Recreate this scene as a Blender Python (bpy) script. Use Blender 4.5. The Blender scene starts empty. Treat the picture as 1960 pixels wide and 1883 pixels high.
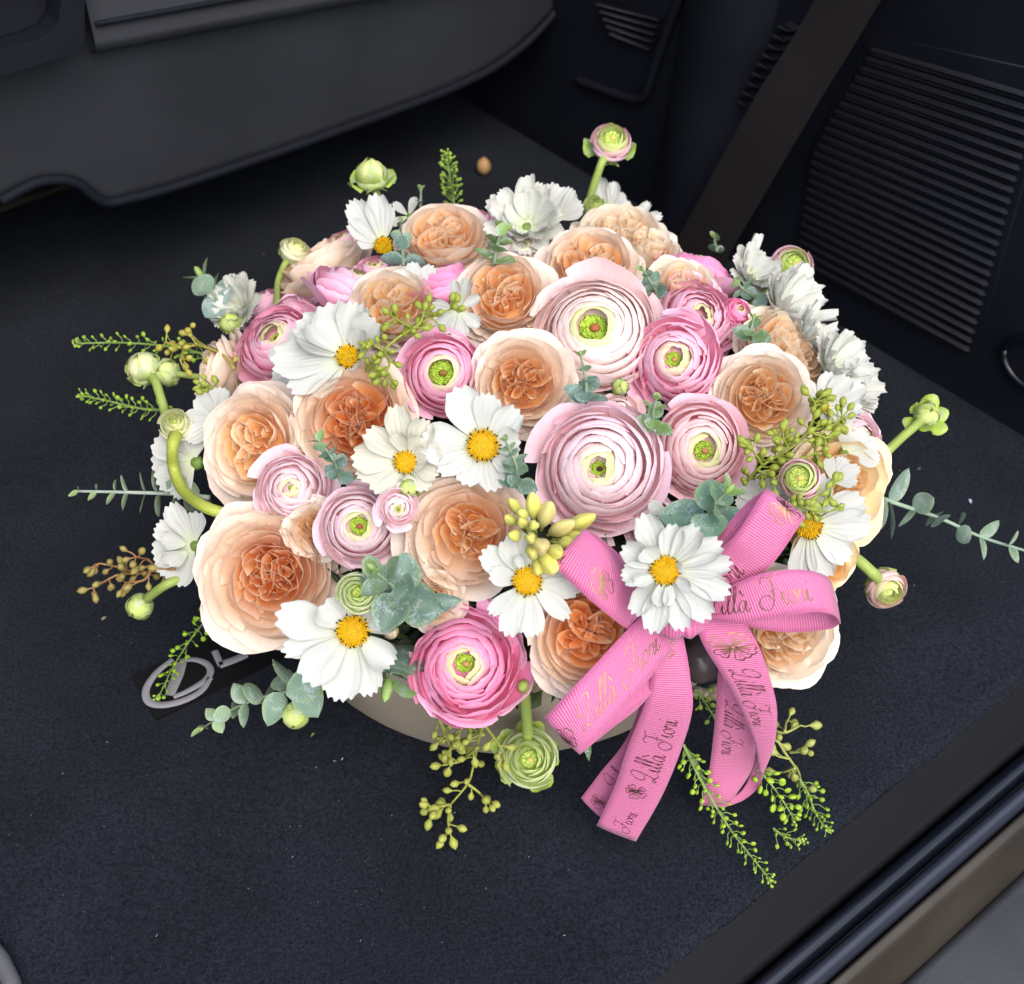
import bpy, math, random
import numpy as np
from mathutils import Vector, Matrix

# ------------------------------------------------------------------ camera, world, sun, exposure
scene = bpy.context.scene
COL = scene.collection
FPX = 2400.0; PITCH = math.radians(43); CX, CY = 980.0, 941.5
CAM = np.array([0, -.75 * math.cos(PITCH), .10 + .75 * math.sin(PITCH)])
FW = np.array([0, math.cos(PITCH), -math.sin(PITCH)])
UP = np.array([0, math.sin(PITCH), math.cos(PITCH)])
RT = np.array([1.0, 0, 0])
cd = bpy.data.cameras.new('camera'); cam = bpy.data.objects.new('camera', cd); COL.objects.link(cam)
cam.location = CAM; cam.rotation_euler = (math.pi / 2 - PITCH, 0, 0)
cd.sensor_width = 36; cd.lens = FPX / 1960 * 36; cd.clip_start = .01; cd.clip_end = 200
cd.dof.use_dof = True; cd.dof.focus_distance = .66; cd.dof.aperture_fstop = 11.0
scene.camera = cam
SUN_EL = math.radians(52); SUN_AZ = math.radians(160)       # azimuth of the sun, clockwise from +Y
w = bpy.data.worlds.new('World'); scene.world = w; w.use_nodes = True
nt = w.node_tree; bg = nt.nodes['Background']
sky = nt.nodes.new('ShaderNodeTexSky'); sky.sky_type = 'NISHITA'; sky.sun_disc = False
sky.sun_elevation = SUN_EL; sky.sun_rotation = SUN_AZ; sky.dust_density = 3.0; sky.air_density = 1.0
sky.ozone_density = 1.0
nt.links.new(sky.outputs[0], bg.inputs[0]); bg.inputs[1].default_value = .15
sl = bpy.data.lights.new('sun', 'SUN'); sun = bpy.data.objects.new('sun', sl); COL.objects.link(sun)
sl.energy = .6; sl.angle = math.radians(80); sl.color = (1, .955, .90)
sd = Vector((math.sin(SUN_AZ) * math.cos(SUN_EL), math.cos(SUN_AZ) * math.cos(SUN_EL), math.sin(SUN_EL)))
sun.rotation_euler = sd.to_track_quat('Z', 'Y').to_euler(); sun.location = sd * 5
scene.view_settings.view_transform = 'Standard'; scene.view_settings.look = 'None'
scene.view_settings.exposure = 1.16; scene.view_settings.gamma = 1
scene.render.engine = 'CYCLES'
scene.cycles.max_bounces = 14; scene.cycles.diffuse_bounces = 12; scene.cycles.transmission_bounces = 6; scene.cycles.glossy_bounces = 3

# ------------------------------------------------------------------ geometry helpers
def ray(x, y): return FW + RT * ((x - CX) / FPX) + UP * ((CY - y) / FPX)
def onz(x, y, z=0.0):
    d = ray(x, y); return CAM + d * ((z - CAM[2]) / d[2])
def onw(x, y, wd): return CAM + ray(x, y) * wd
DC = np.array([.01, .05, .107]); DS = np.array([.213, .213, .10])
def hit(x, y, s=1.0):
    d = ray(x, y) / (DS * s); o = (CAM - DC) / (DS * s); a = d @ d; b = o @ d; q = b * b - a * (o @ o - 1)
    return None if q < 0 else (-b - math.sqrt(q)) / a
def wat(x, y, dw=0.0):
    """distance of the flower dome behind a picture point (its edge, if the point lies outside)"""
    px, py = x, y; k = 0
    while hit(px, py) is None and k < 200:
        px += (1015 - px) * .02; py += (880 - py) * .02; k += 1
    t = hit(px, py) - dw; d = ray(x, y); tf = (.012 - CAM[2]) / d[2]
    return min(t, tf)
def at(x, y, dw=0.0): return onw(x, y, wat(x, y, dw))
def dnorm(p):
    n = (p - DC) / DS ** 2; return n / np.linalg.norm(n)
def nrm(v): v = np.asarray(v, float); return v / (np.linalg.norm(v) + 1e-12)
def frame(n, roll=0.0):
    n = nrm(n); x = nrm(RT - n * (RT @ n)); y = np.cross(n, x)
    c, s = math.cos(roll), math.sin(roll)
    return np.stack([x * c + y * s, -x * s + y * c, n], 1)
def mat4(R, p):
    M = Matrix.Identity(4)
    for i in range(3):
        for j in range(3): M[i][j] = R[i, j]
        M[i][3] = p[i]
    return M
def lin(c):
    c = np.asarray(c, float) / 255.0
    return np.where(c <= .04045, c / 12.92, ((c + .055) / 1.055) ** 2.4)
def catmull(P, n):
    P = np.asarray(P, float); m = len(P)
    if m == 2:
        t = np.linspace(0, 1, n)[:, None]; return P[0] * (1 - t) + P[1] * t
    Q = np.vstack([2 * P[0] - P[1], P, 2 * P[-1] - P[-2]])
    out = []
    for s in np.linspace(0, m - 1, n):
        i = min(int(s), m - 2); t = s - i; a, b, c, d = Q[i:i + 4]
        out.append(.5 * ((2 * b) + (-a + c) * t + (2 * a - 5 * b + 4 * c - d) * t * t + (-a + 3 * b - 3 * c + d) * t ** 3))
    return np.array(out)

def rawmesh(name, V, Fq, cols=None, uv=None, mat=None, smooth=True):
    """one mesh from vertices V, faces Fq (list of index arrays, each n x 3 or n x 4)"""
    me = bpy.data.meshes.new(name); V = np.asarray(V, np.float32)
    me.vertices.add(len(V)); me.vertices.foreach_set('co', V.ravel())
    if not isinstance(Fq, list): Fq = [Fq]
    Fq = [np.asarray(f, np.int32) for f in Fq if len(f)]
    loops = np.concatenate([f.ravel() for f in Fq]); tot = np.concatenate([np.full(len(f), f.shape[1]) for f in Fq])
    st = np.concatenate([[0], np.cumsum(tot)[:-1]])
    me.loops.add(len(loops)); me.loops.foreach_set('vertex_index', loops)
    me.polygons.add(len(tot)); me.polygons.foreach_set('loop_start', st.astype(np.int32))
    me.polygons.foreach_set('loop_total', tot.astype(np.int32))
    me.polygons.foreach_set('use_smooth', np.full(len(tot), smooth))
    if uv is not None:
        l = me.uv_layers.new(name='UVMap'); l.data.foreach_set('uv', np.asarray(uv, np.float32)[loops].ravel())
    if cols is not None:
        a = me.color_attributes.new('col', 'FLOAT_COLOR', 'POINT')
        c = np.ones((len(V), 4), np.float32); c[:, :3] = cols; a.data.foreach_set('color', c.ravel())
    me.update(calc_edges=True)
    if mat: me.materials.append(mat)
    return me
def gridfaces(nu, nv, off=0, closed=False):
    f = []
    i = np.arange(nu if closed else nu - 1); j = np.arange(nv - 1)
    I, J = np.meshgrid(i, j, indexing='ij'); I2 = (I + 1) % nu
    return (np.stack([I * nv + J, I2 * nv + J, I2 * nv + J + 1, I * nv + J + 1], -1).reshape(-1, 4) + off)
class MB:
    """collects pieces and links them as ONE mesh object"""
    def __init__(s): s.V = []; s.Q = []; s.T = []; s.C = []; s.U = []; s.n = 0
    def add(s, V, Q=None, T=None, C=None, U=None):
        V = np.asarray(V, float)
        if Q is not None and len(Q): s.Q.append(np.asarray(Q) + s.n)
        if T is not None and len(T): s.T.append(np.asarray(T) + s.n)
        s.V.append(V); s.C.append(np.ones((len(V), 3)) * (np.asarray(C) if C is not None else 1.0))
        s.U.append(U if U is not None else V[:, :2]); s.n += len(V)
    def tube(s, P, r, n=7, C=None, cap=True):
        P = np.asarray(P, float); m = len(P); r = np.ones(m) * np.asarray(r)
        T = np.gradient(P, axis=0); T /= np.linalg.norm(T, axis=1)[:, None] + 1e-12
        a = nrm(np.cross(T[0], [.3, .5, .81])); V = []
        for k in range(m):
            a = nrm(a - T[k] * (a @ T[k])); b = np.cross(T[k], a)
            an = np.linspace(0, 2 * np.pi, n, endpoint=False)
            V.append(P[k] + r[k] * (np.cos(an)[:, None] * a + np.sin(an)[:, None] * b))
        V = np.concatenate(V)                       # index k*n+i
        Q = []
        for k in range(m - 1):
            for i in range(n):
                i2 = (i + 1) % n; Q.append((k * n + i, k * n + i2, (k + 1) * n + i2, (k + 1) * n + i))
        Tt = []
        if cap:
            V = np.vstack([V, P[0] - T[0] * r[0] * .3, P[-1] + T[-1] * r[-1] * .3])
            for i in range(n):
                i2 = (i + 1) % n; Tt.append((i2, i, m * n)); Tt.append(((m - 1) * n + i, (m - 1) * n + i2, m * n + 1))
        CC = None
        if C is not None:
            C = np.asarray(C, float)
            if C.ndim == 2: CC = np.repeat(C, n, 0); CC = np.vstack([CC, C[0], C[-1]]) if cap else CC
            else: CC = C
        s.add(V, Q, Tt, CC)
    def blob(s, c, r, R=None, nu=8, nv=6, C=None, fn=None):
        r = np.ones(3) * np.asarray(r, float); V = []
        for i in range(nu):
            for j in range(nv):
                a = 2 * np.pi * i / nu; b = np.pi * (j / (nv - 1)) - np.pi / 2
                V.append((math.cos(a) * math.cos(b), math.sin(a) * math.cos(b), math.sin(b)))
        V = np.array(V)
        if fn is not None: V = fn(V)
        V = V * r
        if R is not None: V = V @ np.asarray(R).T
        s.add(V + np.asarray(c), gridfaces(nu, nv, 0, True), None, C)
    def box(s, M, size, C=None, bev=0.0):
        """box of half sizes `size` in the frame M (columns axes, origin) with chamfered edges"""
        R, o = M; sx, sy, sz = size; b = min(bev, sx * .9, sy * .9, sz * .9)
        if b <= 0:
            V = np.array([(x, y, z) for x in (-sx, sx) for y in (-sy, sy) for z in (-sz, sz)])
            Q = [(0, 1, 3, 2), (4, 6, 7, 5), (0, 4, 5, 1), (2, 3, 7, 6), (0, 2, 6, 4), (1, 5, 7, 3)]
            s.add(V @ R.T + o, Q, None, C); return
        V = []; idx = {}
        for x in (-1, 1):
            for y in (-1, 1):
                for z in (-1, 1):
                    for ax in range(3):
                        p = np.array([x * (sx - b), y * (sy - b), z * (sz - b)], float)
                        p[ax] = (x * sx, y * sy, z * sz)[ax]; idx[(x, y, z, ax)] = len(V); V.append(p)
        Q = []; T = []
        for ax in range(3):
            o1, o2 = [k for k in range(3) if k != ax]
            for sg in (-1, 1):
                q = []
                for a1, a2 in ((-1, -1), (1, -1), (1, 1), (-1, 1)):
                    k = [0, 0, 0]; k[ax] = sg; k[o1] = a1; k[o2] = a2; q.append(idx[(*k, ax)])
                Q.append(q)
            for a1 in (-1, 1):
                for a2 in (-1, 1):
                    k0 = [0, 0, 0]; k0[ax] = -1; k0[o1] = a1; k0[o2] = a2; k1 = list(k0); k1[ax] = 1
                    Q.append([idx[(*k0, o1)], idx[(*k1, o1)], idx[(*k1, o2)], idx[(*k0, o2)]])
        for x in (-1, 1):
            for y in (-1, 1):
                for z in (-1, 1): T.append([idx[(x, y, z, a)] for a in range(3)])
        s.add(np.array(V) @ R.T + o, Q, T, C)
    def mesh(s, name, mat, smooth=True):
        return rawmesh(name, np.vstack(s.V), [np.vstack(s.Q) if s.Q else [], np.vstack(s.T) if s.T else []],
                       np.vstack(s.C), np.vstack(s.U), mat, smooth)
    def build(s, name, mat, parent=None, smooth=True):
        return link(name, s.mesh(name, mat, smooth), parent)
def link(name, me, parent=None, mw=None):
    o = bpy.data.objects.new(name, me); COL.objects.link(o)
    if parent is not None: o.parent = parent
    if mw is not None: o.matrix_local = mw
    return o
def empty(name, M, label, cat, group=None):
    o = bpy.data.objects.new(name, None); COL.objects.link(o); o.matrix_world = M
    o.empty_display_size = .01; o['label'] = label; o['category'] = cat
    if group: o['group'] = group
    return o
def tag(o, label, cat, group=None, kind=None):
    if label: o['label'] = label
    if cat: o['category'] = cat
    if group: o['group'] = group
    if kind: o['kind'] = kind
    return o

# ------------------------------------------------------------------ materials
def newmat(name):
    m = bpy.data.materials.new(name); m.use_nodes = True; return m, m.node_tree, m.node_tree.nodes['Principled BSDF']
def N(nt, t, **kw):
    n = nt.nodes.new(t)
    for k, v in kw.items(): setattr(n, k, v)
    return n
def attr_mat(name, rough=.55, trans=0.0, bump=0.0, scale=400, var=.08, sheen=0.0, spec=.35, sss=0.0, coords='Object'):
    m, nt, b = newmat(name); L = nt.links
    a = N(nt, 'ShaderNodeAttribute', attribute_name='col')
    tc = N(nt, 'ShaderNodeTexCoord'); nz = N(nt, 'ShaderNodeTexNoise'); nz.inputs['Scale'].default_value = scale
    nz.inputs['Detail'].default_value = 3; L.new(tc.outputs[coords], nz.inputs['Vector'])
    mx = N(nt, 'ShaderNodeMix', data_type='RGBA', blend_type='MULTIPLY'); mx.inputs[0].default_value = 1
    mr = N(nt, 'ShaderNodeMapRange'); mr.inputs[1].default_value = .3; mr.inputs[2].default_value = .7
    mr.inputs[3].default_value = 1 - var; mr.inputs[4].default_value = 1.0
    L.new(nz.outputs[0], mr.inputs[0]); L.new(a.outputs['Color'], mx.inputs[6]); L.new(mr.outputs[0], mx.inputs[7])
    L.new(mx.outputs[2], b.inputs['Base Color']); b.inputs['Roughness'].default_value = rough
    b.inputs['Specular IOR Level'].default_value = spec
    if sheen: b.inputs['Sheen Weight'].default_value = sheen
    if bump:
        bp = N(nt, 'ShaderNodeBump'); bp.inputs['Strength'].default_value = bump; bp.inputs['Distance'].default_value = .0006
        L.new(nz.outputs[0], bp.inputs['Height']); L.new(bp.outputs[0], b.inputs['Normal'])
    if trans:
        t = N(nt, 'ShaderNodeBsdfTranslucent'); ms = N(nt, 'ShaderNodeMixShader'); ms.inputs[0].default_value = trans
        L.new(mx.outputs[2], t.inputs[0]); L.new(b.outputs[0], ms.inputs[1]); L.new(t.outputs[0], ms.inputs[2])
        out = nt.nodes['Material Output']; L.new(ms.outputs[0], out.inputs[0])
    return m
def petal_mat():
    """petal: colour from the petal itself, fine lengthwise veins from its uv, light passes through"""
    m, nt, b = newmat('petal'); L = nt.links
    a = N(nt, 'ShaderNodeAttribute', attribute_name='col'); uv = N(nt, 'ShaderNodeUVMap')
    mp = N(nt, 'ShaderNodeMapping'); mp.inputs['Scale'].default_value = (26, 1.6, 1); L.new(uv.outputs[0], mp.inputs[0])
    nz = N(nt, 'ShaderNodeTexNoise'); nz.inputs['Scale'].default_value = 1.0; nz.inputs['Detail'].default_value = 4
    nz.inputs['Distortion'].default_value = .4; L.new(mp.outputs[0], nz.inputs[0])
    mr = N(nt, 'ShaderNodeMapRange'); mr.inputs[1].default_value = .3; mr.inputs[2].default_value = .7
    mr.inputs[3].default_value = .93; mr.inputs[4].default_value = 1.0; L.new(nz.outputs[0], mr.inputs[0])
    mx = N(nt, 'ShaderNodeMix', data_type='RGBA', blend_type='MULTIPLY'); mx.inputs[0].default_value = 1
    L.new(a.outputs['Color'], mx.inputs[6]); L.new(mr.outputs[0], mx.inputs[7])
    bp = N(nt, 'ShaderNodeBump'); bp.inputs['Strength'].default_value = .35; bp.inputs['Distance'].default_value = .0006
    L.new(nz.outputs[0], bp.inputs['Height']); L.new(bp.outputs[0], b.inputs['Normal'])
    L.new(mx.outputs[2], b.inputs['Base Color']); b.inputs['Roughness'].default_value = .6
    b.inputs['Specular IOR Level'].default_value = .25; b.inputs['Sheen Weight'].default_value = .12
    t = N(nt, 'ShaderNodeBsdfTranslucent'); ms = N(nt, 'ShaderNodeMixShader'); ms.inputs[0].default_value = .12
    L.new(mx.outputs[2], t.inputs[0]); L.new(b.outputs[0], ms.inputs[1]); L.new(t.outputs[0], ms.inputs[2])
    L.new(bp.outputs[0], t.inputs['Normal'])
    L.new(ms.outputs[0], nt.nodes['Material Output'].inputs[0])
    return m
PETAL = petal_mat()
def leaf_mat():
    m, nt, b = newmat('eucalyptus_leaf'); L = nt.links
    a = N(nt, 'ShaderNodeAttribute', attribute_name='col'); tc = N(nt, 'ShaderNodeTexCoord')
    nz = N(nt, 'ShaderNodeTexNoise'); nz.inputs['Scale'].default_value = 900; nz.inputs['Detail'].default_value = 5
    L.new(tc.outputs['Object'], nz.inputs[0])
    n2 = N(nt, 'ShaderNodeTexNoise'); n2.inputs['Scale'].default_value = 160; n2.inputs['Detail'].default_value = 2
    L.new(tc.outputs['Object'], n2.inputs[0])
    mu = N(nt, 'ShaderNodeMath', operation='MULTIPLY'); L.new(nz.outputs[0], mu.inputs[0]); L.new(n2.outputs[0], mu.inputs[1])
    cr = N(nt, 'ShaderNodeMapRange'); cr.inputs[1].default_value = .27; cr.inputs[2].default_value = .36
    cr.inputs[4].default_value = .6; L.new(mu.outputs[0], cr.inputs[0])
    mx = N(nt, 'ShaderNodeMix', data_type='RGBA'); L.new(cr.outputs[0], mx.inputs[0]); L.new(a.outputs['Color'], mx.inputs[6])
    mx.inputs[7].default_value = (.46, .56, .55, 1)
    L.new(mx.outputs[2], b.inputs['Base Color']); b.inputs['Roughness'].default_value = .5
    bp = N(nt, 'ShaderNodeBump'); bp.inputs['Strength'].default_value = .3; bp.inputs['Distance'].default_value = .0005
    L.new(nz.outputs[0], bp.inputs['Height']); L.new(bp.outputs[0], b.inputs['Normal'])
    t = N(nt, 'ShaderNodeBsdfTranslucent'); ms = N(nt, 'ShaderNodeMixShader'); ms.inputs[0].default_value = .15
    L.new(mx.outputs[2], t.inputs[0]); L.new(b.outputs[0], ms.inputs[1]); L.new(t.outputs[0], ms.inputs[2])
    L.new(ms.outputs[0], nt.nodes['Material Output'].inputs[0])
    return m
LEAF = leaf_mat()
STEM = attr_mat('plant_stem', .5, .1, .15, 600, .15)
POD = attr_mat('seed_pod', .5, .08, .1, 700, .18)
DISC = attr_mat('floret', .7, 0, 0, 900, .25)
FILL = attr_mat('filler_leaf', .6, .1, 0, 80, .4)
def plastic(name, col, rough=.5, bump=.2, scale=900, spec=.4, metal=0.0, var=.15):
    m, nt, b = newmat(name); L = nt.links
    tc = N(nt, 'ShaderNodeTexCoord'); nz = N(nt, 'ShaderNodeTexNoise'); nz.inputs['Scale'].default_value = scale
    nz.inputs['Detail'].default_value = 3; L.new(tc.outputs['Object'], nz.inputs[0])
    n2 = N(nt, 'ShaderNodeTexNoise'); n2.inputs['Scale'].default_value = 9; n2.inputs['Detail'].default_value = 6
    L.new(tc.outputs['Object'], n2.inputs[0])
    mr = N(nt, 'ShaderNodeMapRange'); mr.inputs[1].default_value = .3; mr.inputs[2].default_value = .7
    mr.inputs[3].default_value = 1 - var; mr.inputs[4].default_value = 1 + var; L.new(n2.outputs[0], mr.inputs[0])
    mx = N(nt, 'ShaderNodeMix', data_type='RGBA', blend_type='MULTIPLY'); mx.inputs[0].default_value = 1
    mx.inputs[6].default_value = (*col, 1); L.new(mr.outputs[0], mx.inputs[7]); L.new(mx.outputs[2], b.inputs['Base Color'])
    rr = N(nt, 'ShaderNodeMapRange'); rr.inputs[1].default_value = .3; rr.inputs[2].default_value = .7
    rr.inputs[3].default_value = rough - .08; rr.inputs[4].default_value = rough + .1
    L.new(n2.outputs[0], rr.inputs[0]); L.new(rr.outputs[0], b.inputs['Roughness'])
    b.inputs['Specular IOR Level'].default_value = spec; b.inputs['Metallic'].default_value = metal
    if bump:
        bp = N(nt, 'ShaderNodeBump'); bp.inputs['Strength'].default_value = bump; bp.inputs['Distance'].default_value = .0004
        L.new(nz.outputs[0], bp.inputs['Height']); L.new(bp.outputs[0], b.inputs['Normal'])
    return m
def carpet_mat():
    m, nt, b = newmat('cargo_carpet'); L = nt.links
    tc = N(nt, 'ShaderNodeTexCoord')
    nz = N(nt, 'ShaderNodeTexNoise'); nz.inputs['Scale'].default_value = 520; nz.inputs['Detail'].default_value = 4
    nz.inputs['Roughness'].default_value = .7; L.new(tc.outputs['Object'], nz.inputs[0])
    n2 = N(nt, 'ShaderNodeTexNoise'); n2.inputs['Scale'].default_value = 11; n2.inputs['Detail'].default_value = 5
    L.new(tc.outputs['Object'], n2.inputs[0])
    vo = N(nt, 'ShaderNodeTexVoronoi'); vo.inputs['Scale'].default_value = 1300; L.new(tc.outputs['Object'], vo.inputs[0])
    cr = N(nt, 'ShaderNodeValToRGB'); e = cr.color_ramp.elements
    e[0].position = .3; e[0].color = (.0026, .0038, .0065, 1); e[1].position = .74; e[1].color = (.027, .034, .048, 1)
    L.new(nz.outputs[0], cr.inputs[0])
    mr = N(nt, 'ShaderNodeMapRange'); mr.inputs[1].default_value = .3; mr.inputs[2].default_value = .7
    mr.inputs[3].default_value = .75; mr.inputs[4].default_value = 1.25; L.new(n2.outputs[0], mr.inputs[0])
    mx = N(nt, 'ShaderNodeMix', data_type='RGBA', blend_type='MULTIPLY'); mx.inputs[0].default_value = 1
    L.new(cr.outputs[0], mx.inputs[6]); L.new(mr.outputs[0], mx.inputs[7]); L.new(mx.outputs[2], b.inputs['Base Color'])
    b.inputs['Roughness'].default_value = .95; b.inputs['Specular IOR Level'].default_value = .1
    b.inputs['Sheen Weight'].default_value = .02
    ad = N(nt, 'ShaderNodeMath', operation='ADD'); L.new(nz.outputs[0], ad.inputs[0]); L.new(vo.outputs['Distance'], ad.inputs[1])
    bp = N(nt, 'ShaderNodeBump'); bp.inputs['Strength'].default_value = .9; bp.inputs['Distance'].default_value = .0012
    L.new(ad.outputs[0], bp.inputs['Height']); L.new(bp.outputs[0], b.inputs['Normal'])
    return m
CARPET = carpet_mat()
def ribbon_mat():
    """grosgrain: uv.x runs along the ribbon in metres, uv.y across from 0 to 1"""
    m, nt, b = newmat('pink_grosgrain'); L = nt.links
    uv = N(nt, 'ShaderNodeUVMap'); sp = N(nt, 'ShaderNodeSeparateXYZ'); L.new(uv.outputs[0], sp.inputs[0])
    sx = N(nt, 'ShaderNodeMath', operation='MULTIPLY'); sx.inputs[1].default_value = 2 * math.pi / .00125; L.new(sp.outputs[0], sx.inputs[0])
    sn = N(nt, 'ShaderNodeMath', operation='SINE'); L.new(sx.outputs[0], sn.inputs[0])
    mr = N(nt, 'ShaderNodeMapRange'); mr.inputs[1].default_value = -1; mr.inputs[2].default_value = 1
    mr.inputs[3].default_value = 0; mr.inputs[4].default_value = 1; L.new(sn.outputs[0], mr.inputs[0])
    ed = N(nt, 'ShaderNodeMath', operation='SUBTRACT'); ed.inputs[1].default_value = .5; L.new(sp.outputs[1], ed.inputs[0])
    ab = N(nt, 'ShaderNodeMath', operation='ABSOLUTE'); L.new(ed.outputs[0], ab.inputs[0])
    gt = N(nt, 'ShaderNodeMath', operation='GREATER_THAN'); gt.inputs[1].default_value = .465; L.new(ab.outputs[0], gt.inputs[0])
    mix = N(nt, 'ShaderNodeMix', data_type='RGBA'); L.new(mr.outputs[0], mix.inputs[0])
    mix.inputs[6].default_value = (*lin((203, 90, 142)), 1); mix.inputs[7].default_value = (*lin((222, 130, 174)), 1)
    m2 = N(nt, 'ShaderNodeMix', data_type='RGBA'); L.new(gt.outputs[0], m2.inputs[0]); L.new(mix.outputs[2], m2.inputs[6])
    m2.inputs[7].default_value = (*lin((214, 116, 162)), 1)
    L.new(m2.outputs[2], b.inputs['Base Color']); b.inputs['Roughness'].default_value = .42
    b.inputs['Sheen Weight'].default_value = .3; b.inputs['Anisotropic'].default_value = .4
    iv = N(nt, 'ShaderNodeMath', operation='SUBTRACT'); iv.inputs[0].default_value = 1; L.new(gt.outputs[0], iv.inputs[1])
    h = N(nt, 'ShaderNodeMath', operation='MULTIPLY'); L.new(mr.outputs[0], h.inputs[0]); L.new(iv.outputs[0], h.inputs[1])
    bp = N(nt, 'ShaderNodeBump'); bp.inputs['Strength'].default_value = .6; bp.inputs['Distance'].default_value = .0004
    L.new(h.outputs[0], bp.inputs['Height']); L.new(bp.outputs[0], b.inputs['Normal'])
    t = N(nt, 'ShaderNodeBsdfTranslucent'); ms = N(nt, 'ShaderNodeMixShader'); ms.inputs[0].default_value = .15
    L.new(m2.outputs[2], t.inputs[0]); L.new(b.outputs[0], ms.inputs[1]); L.new(t.outputs[0], ms.inputs[2])
    L.new(ms.outputs[0], nt.nodes['Material Output'].inputs[0])
    return m
RIBBON = ribbon_mat()
FOIL = plastic('copper_foil', (.26, .145, .085), .28, 0, 100, .5, .85, .3)
POT = plastic('grey_felt_box', lin((176, 163, 145)), .7, .25, 500, .3, 0, .1)
FABRIC = plastic('seat_fabric', (.021, .0235, .029), .75, .5, 700, .25)
TRIM = plastic('black_trim_plastic', (.0065, .0078, .0125), .5, .35, 1500, .25)
TRIMG = plastic('grained_trim', (.0075, .009, .014), .65, .5, 1500, .14)
BELT = plastic('belt_webbing', (.018, .0155, .0155), .8, .4, 900, .2)
GLOSS = plastic('gloss_black_paint', (.004, .005, .009), .18, .02, 300, .5)
RAIL_REFLECT = plastic('rail_metal_and_reflection', (.060, .049, .036), .34, .1, 300, .5, .5, .35)  # brown rail metal; on the bumper it stands for a gold-brown reflection
SILLP = plastic('sill_plastic', (.006, .006, .007), .5, .3, 900, .12)
PAD = plastic('dusty_bumper_pad', (.062, .066, .074), .75, .6, 400, .25, 0, .25)
THREAD = plastic('grey_thread', (.25, .25, .27), .7, .5, 1500, .2)
PATCH = plastic('emblem_patch', (.003, .003, .004), .6, .3, 1200, .3)
LINT = plastic('lint', (.25, .25, .27), .8, 0, 500, .2)

# ------------------------------------------------------------------ petals and flower heads
def wob(rng, x, n=3, f0=1.0):
    s = 0
    for k in range(n): s = s + rng.uniform(.4, 1) / (k + 1) * np.sin(f0 * (k + 1) * x + rng.uniform(0, 6.28))
    return s / 1.6
def shell(rng, th, w, rho, h, P1, P0, R, nu=9, nv=8, v0=0.0, drop=.25, dp=2.4, ruff=.02, twist=.08, curl=0.0,
          cin=(1, 1, 1), ctip=(1, 1, 1), k=2.0, point=0.0, off=(0, 0), st=1.0, sta=0.0, edge=None):
    """one cupped petal wrapped round the flower's axis; lengths are fractions of the head radius R"""
    u = np.linspace(-1, 1, nu)[:, None] * np.ones((1, nv)); v = np.linspace(v0, 1, nv)[None, :] * np.ones((nu, 1))
    top = 1 - drop * np.abs(u) ** dp + point * np.exp(-(u / .22) ** 2) + .035 * wob(rng, u * 2.2)
    vv = v * top
    a, b, c = (1 - vv) ** 2, 2 * vv * (1 - vv), vv ** 2
    r = a * P0[0] + b * P1[0] + c * rho; z = a * P0[1] + b * P1[1] + c * h
    wid = w * (.55 + .45 * np.sin(np.clip(v, 0, 1) * np.pi / 2))
    t = th + u * wid
    r = r + twist * u * rho * v ** 2
    rf = ruff * v ** 3 * wob(rng, t * 3.0 + 0 * v, 3, 1.7); rf2 = ruff * v ** 3 * wob(rng, u * 3.1, 3, 1.3)
    r = r + rf; z = z + rf2 * 1.2
    if curl: q = np.clip(v - .7, 0, 1) / .3; r = r + curl * q ** 2 * (.6 + .4 * np.abs(u)); z = z - curl * .7 * q ** 2 * (.5 + .8 * np.abs(u))
    z = z + .012 * wob(rng, u * 5 + v * 3, 3, 1)
    x = r * np.cos(t) * st; y = r * np.sin(t)
    ca, sa = math.cos(sta), math.sin(sta)
    X = x * ca - y * sa + off[0]; Y = x * sa + y * ca + off[1]
    V = np.stack([X, Y, z], -1).reshape(-1, 3) * R
    m = (v ** k)[..., None]; mot = 1 + .03 * wob(rng, u * 4 + v * 2, 3, 1)[..., None]
    C = (np.asarray(cin) * (1 - m) + np.asarray(ctip) * m) * mot
    if edge is not None:
        e = np.clip(np.maximum(v - .9, 0) * 8 + np.maximum(np.abs(u) - .88, 0) * 4, 0, 1)[..., None]; C = C * (1 - e) + np.asarray(edge) * e
    return V, gridfaces(nu, nv), np.clip(C, 0, .89).reshape(-1, 3), np.stack([(u + 1) / 2, v], -1).reshape(-1, 2)
def add_petal(parent, d, name='petal'):
    V, Q, C, U = d; return link(name, rawmesh(name, V, Q, C, U, PETAL), parent)
def mixc(a, b, t): return np.asarray(a) * (1 - t) + np.asarray(b) * t

RPAL = {   # outer, middle, inner tip colours, deep colour
    'pale':  [(245, 217, 227), (248, 222, 228), (250, 222, 223), (249, 208, 213)],
    'blush': [(248, 216, 217), (250, 226, 221), (251, 231, 225), (250, 215, 208)],
    'peachpink': [(248, 206, 216), (249, 212, 214), (250, 224, 214), (247, 194, 198)],
    'pink':  [(248, 200, 219), (247, 178, 206), (247, 194, 210), (244, 160, 192)],
    'mid':   [(247, 198, 218), (247, 188, 210), (248, 210, 219), (246, 174, 200)],
    'hot':   [(247, 190, 217), (249, 160, 199), (249, 184, 208), (243, 138, 183)],
    'lilac': [(242, 206, 225), (245, 202, 221), (246, 206, 218), (240, 174, 202)],
    'green': [(228, 236, 188), (222, 234, 168), (212, 230, 140), (196, 216, 114)],
    'cream': [(238, 236, 202), (234, 232, 188), (226, 228, 154), (210, 214, 132)],
    'budpink': [(248, 198, 214), (247, 218, 202), (222, 238, 152), (238, 200, 186)],
}
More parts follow.
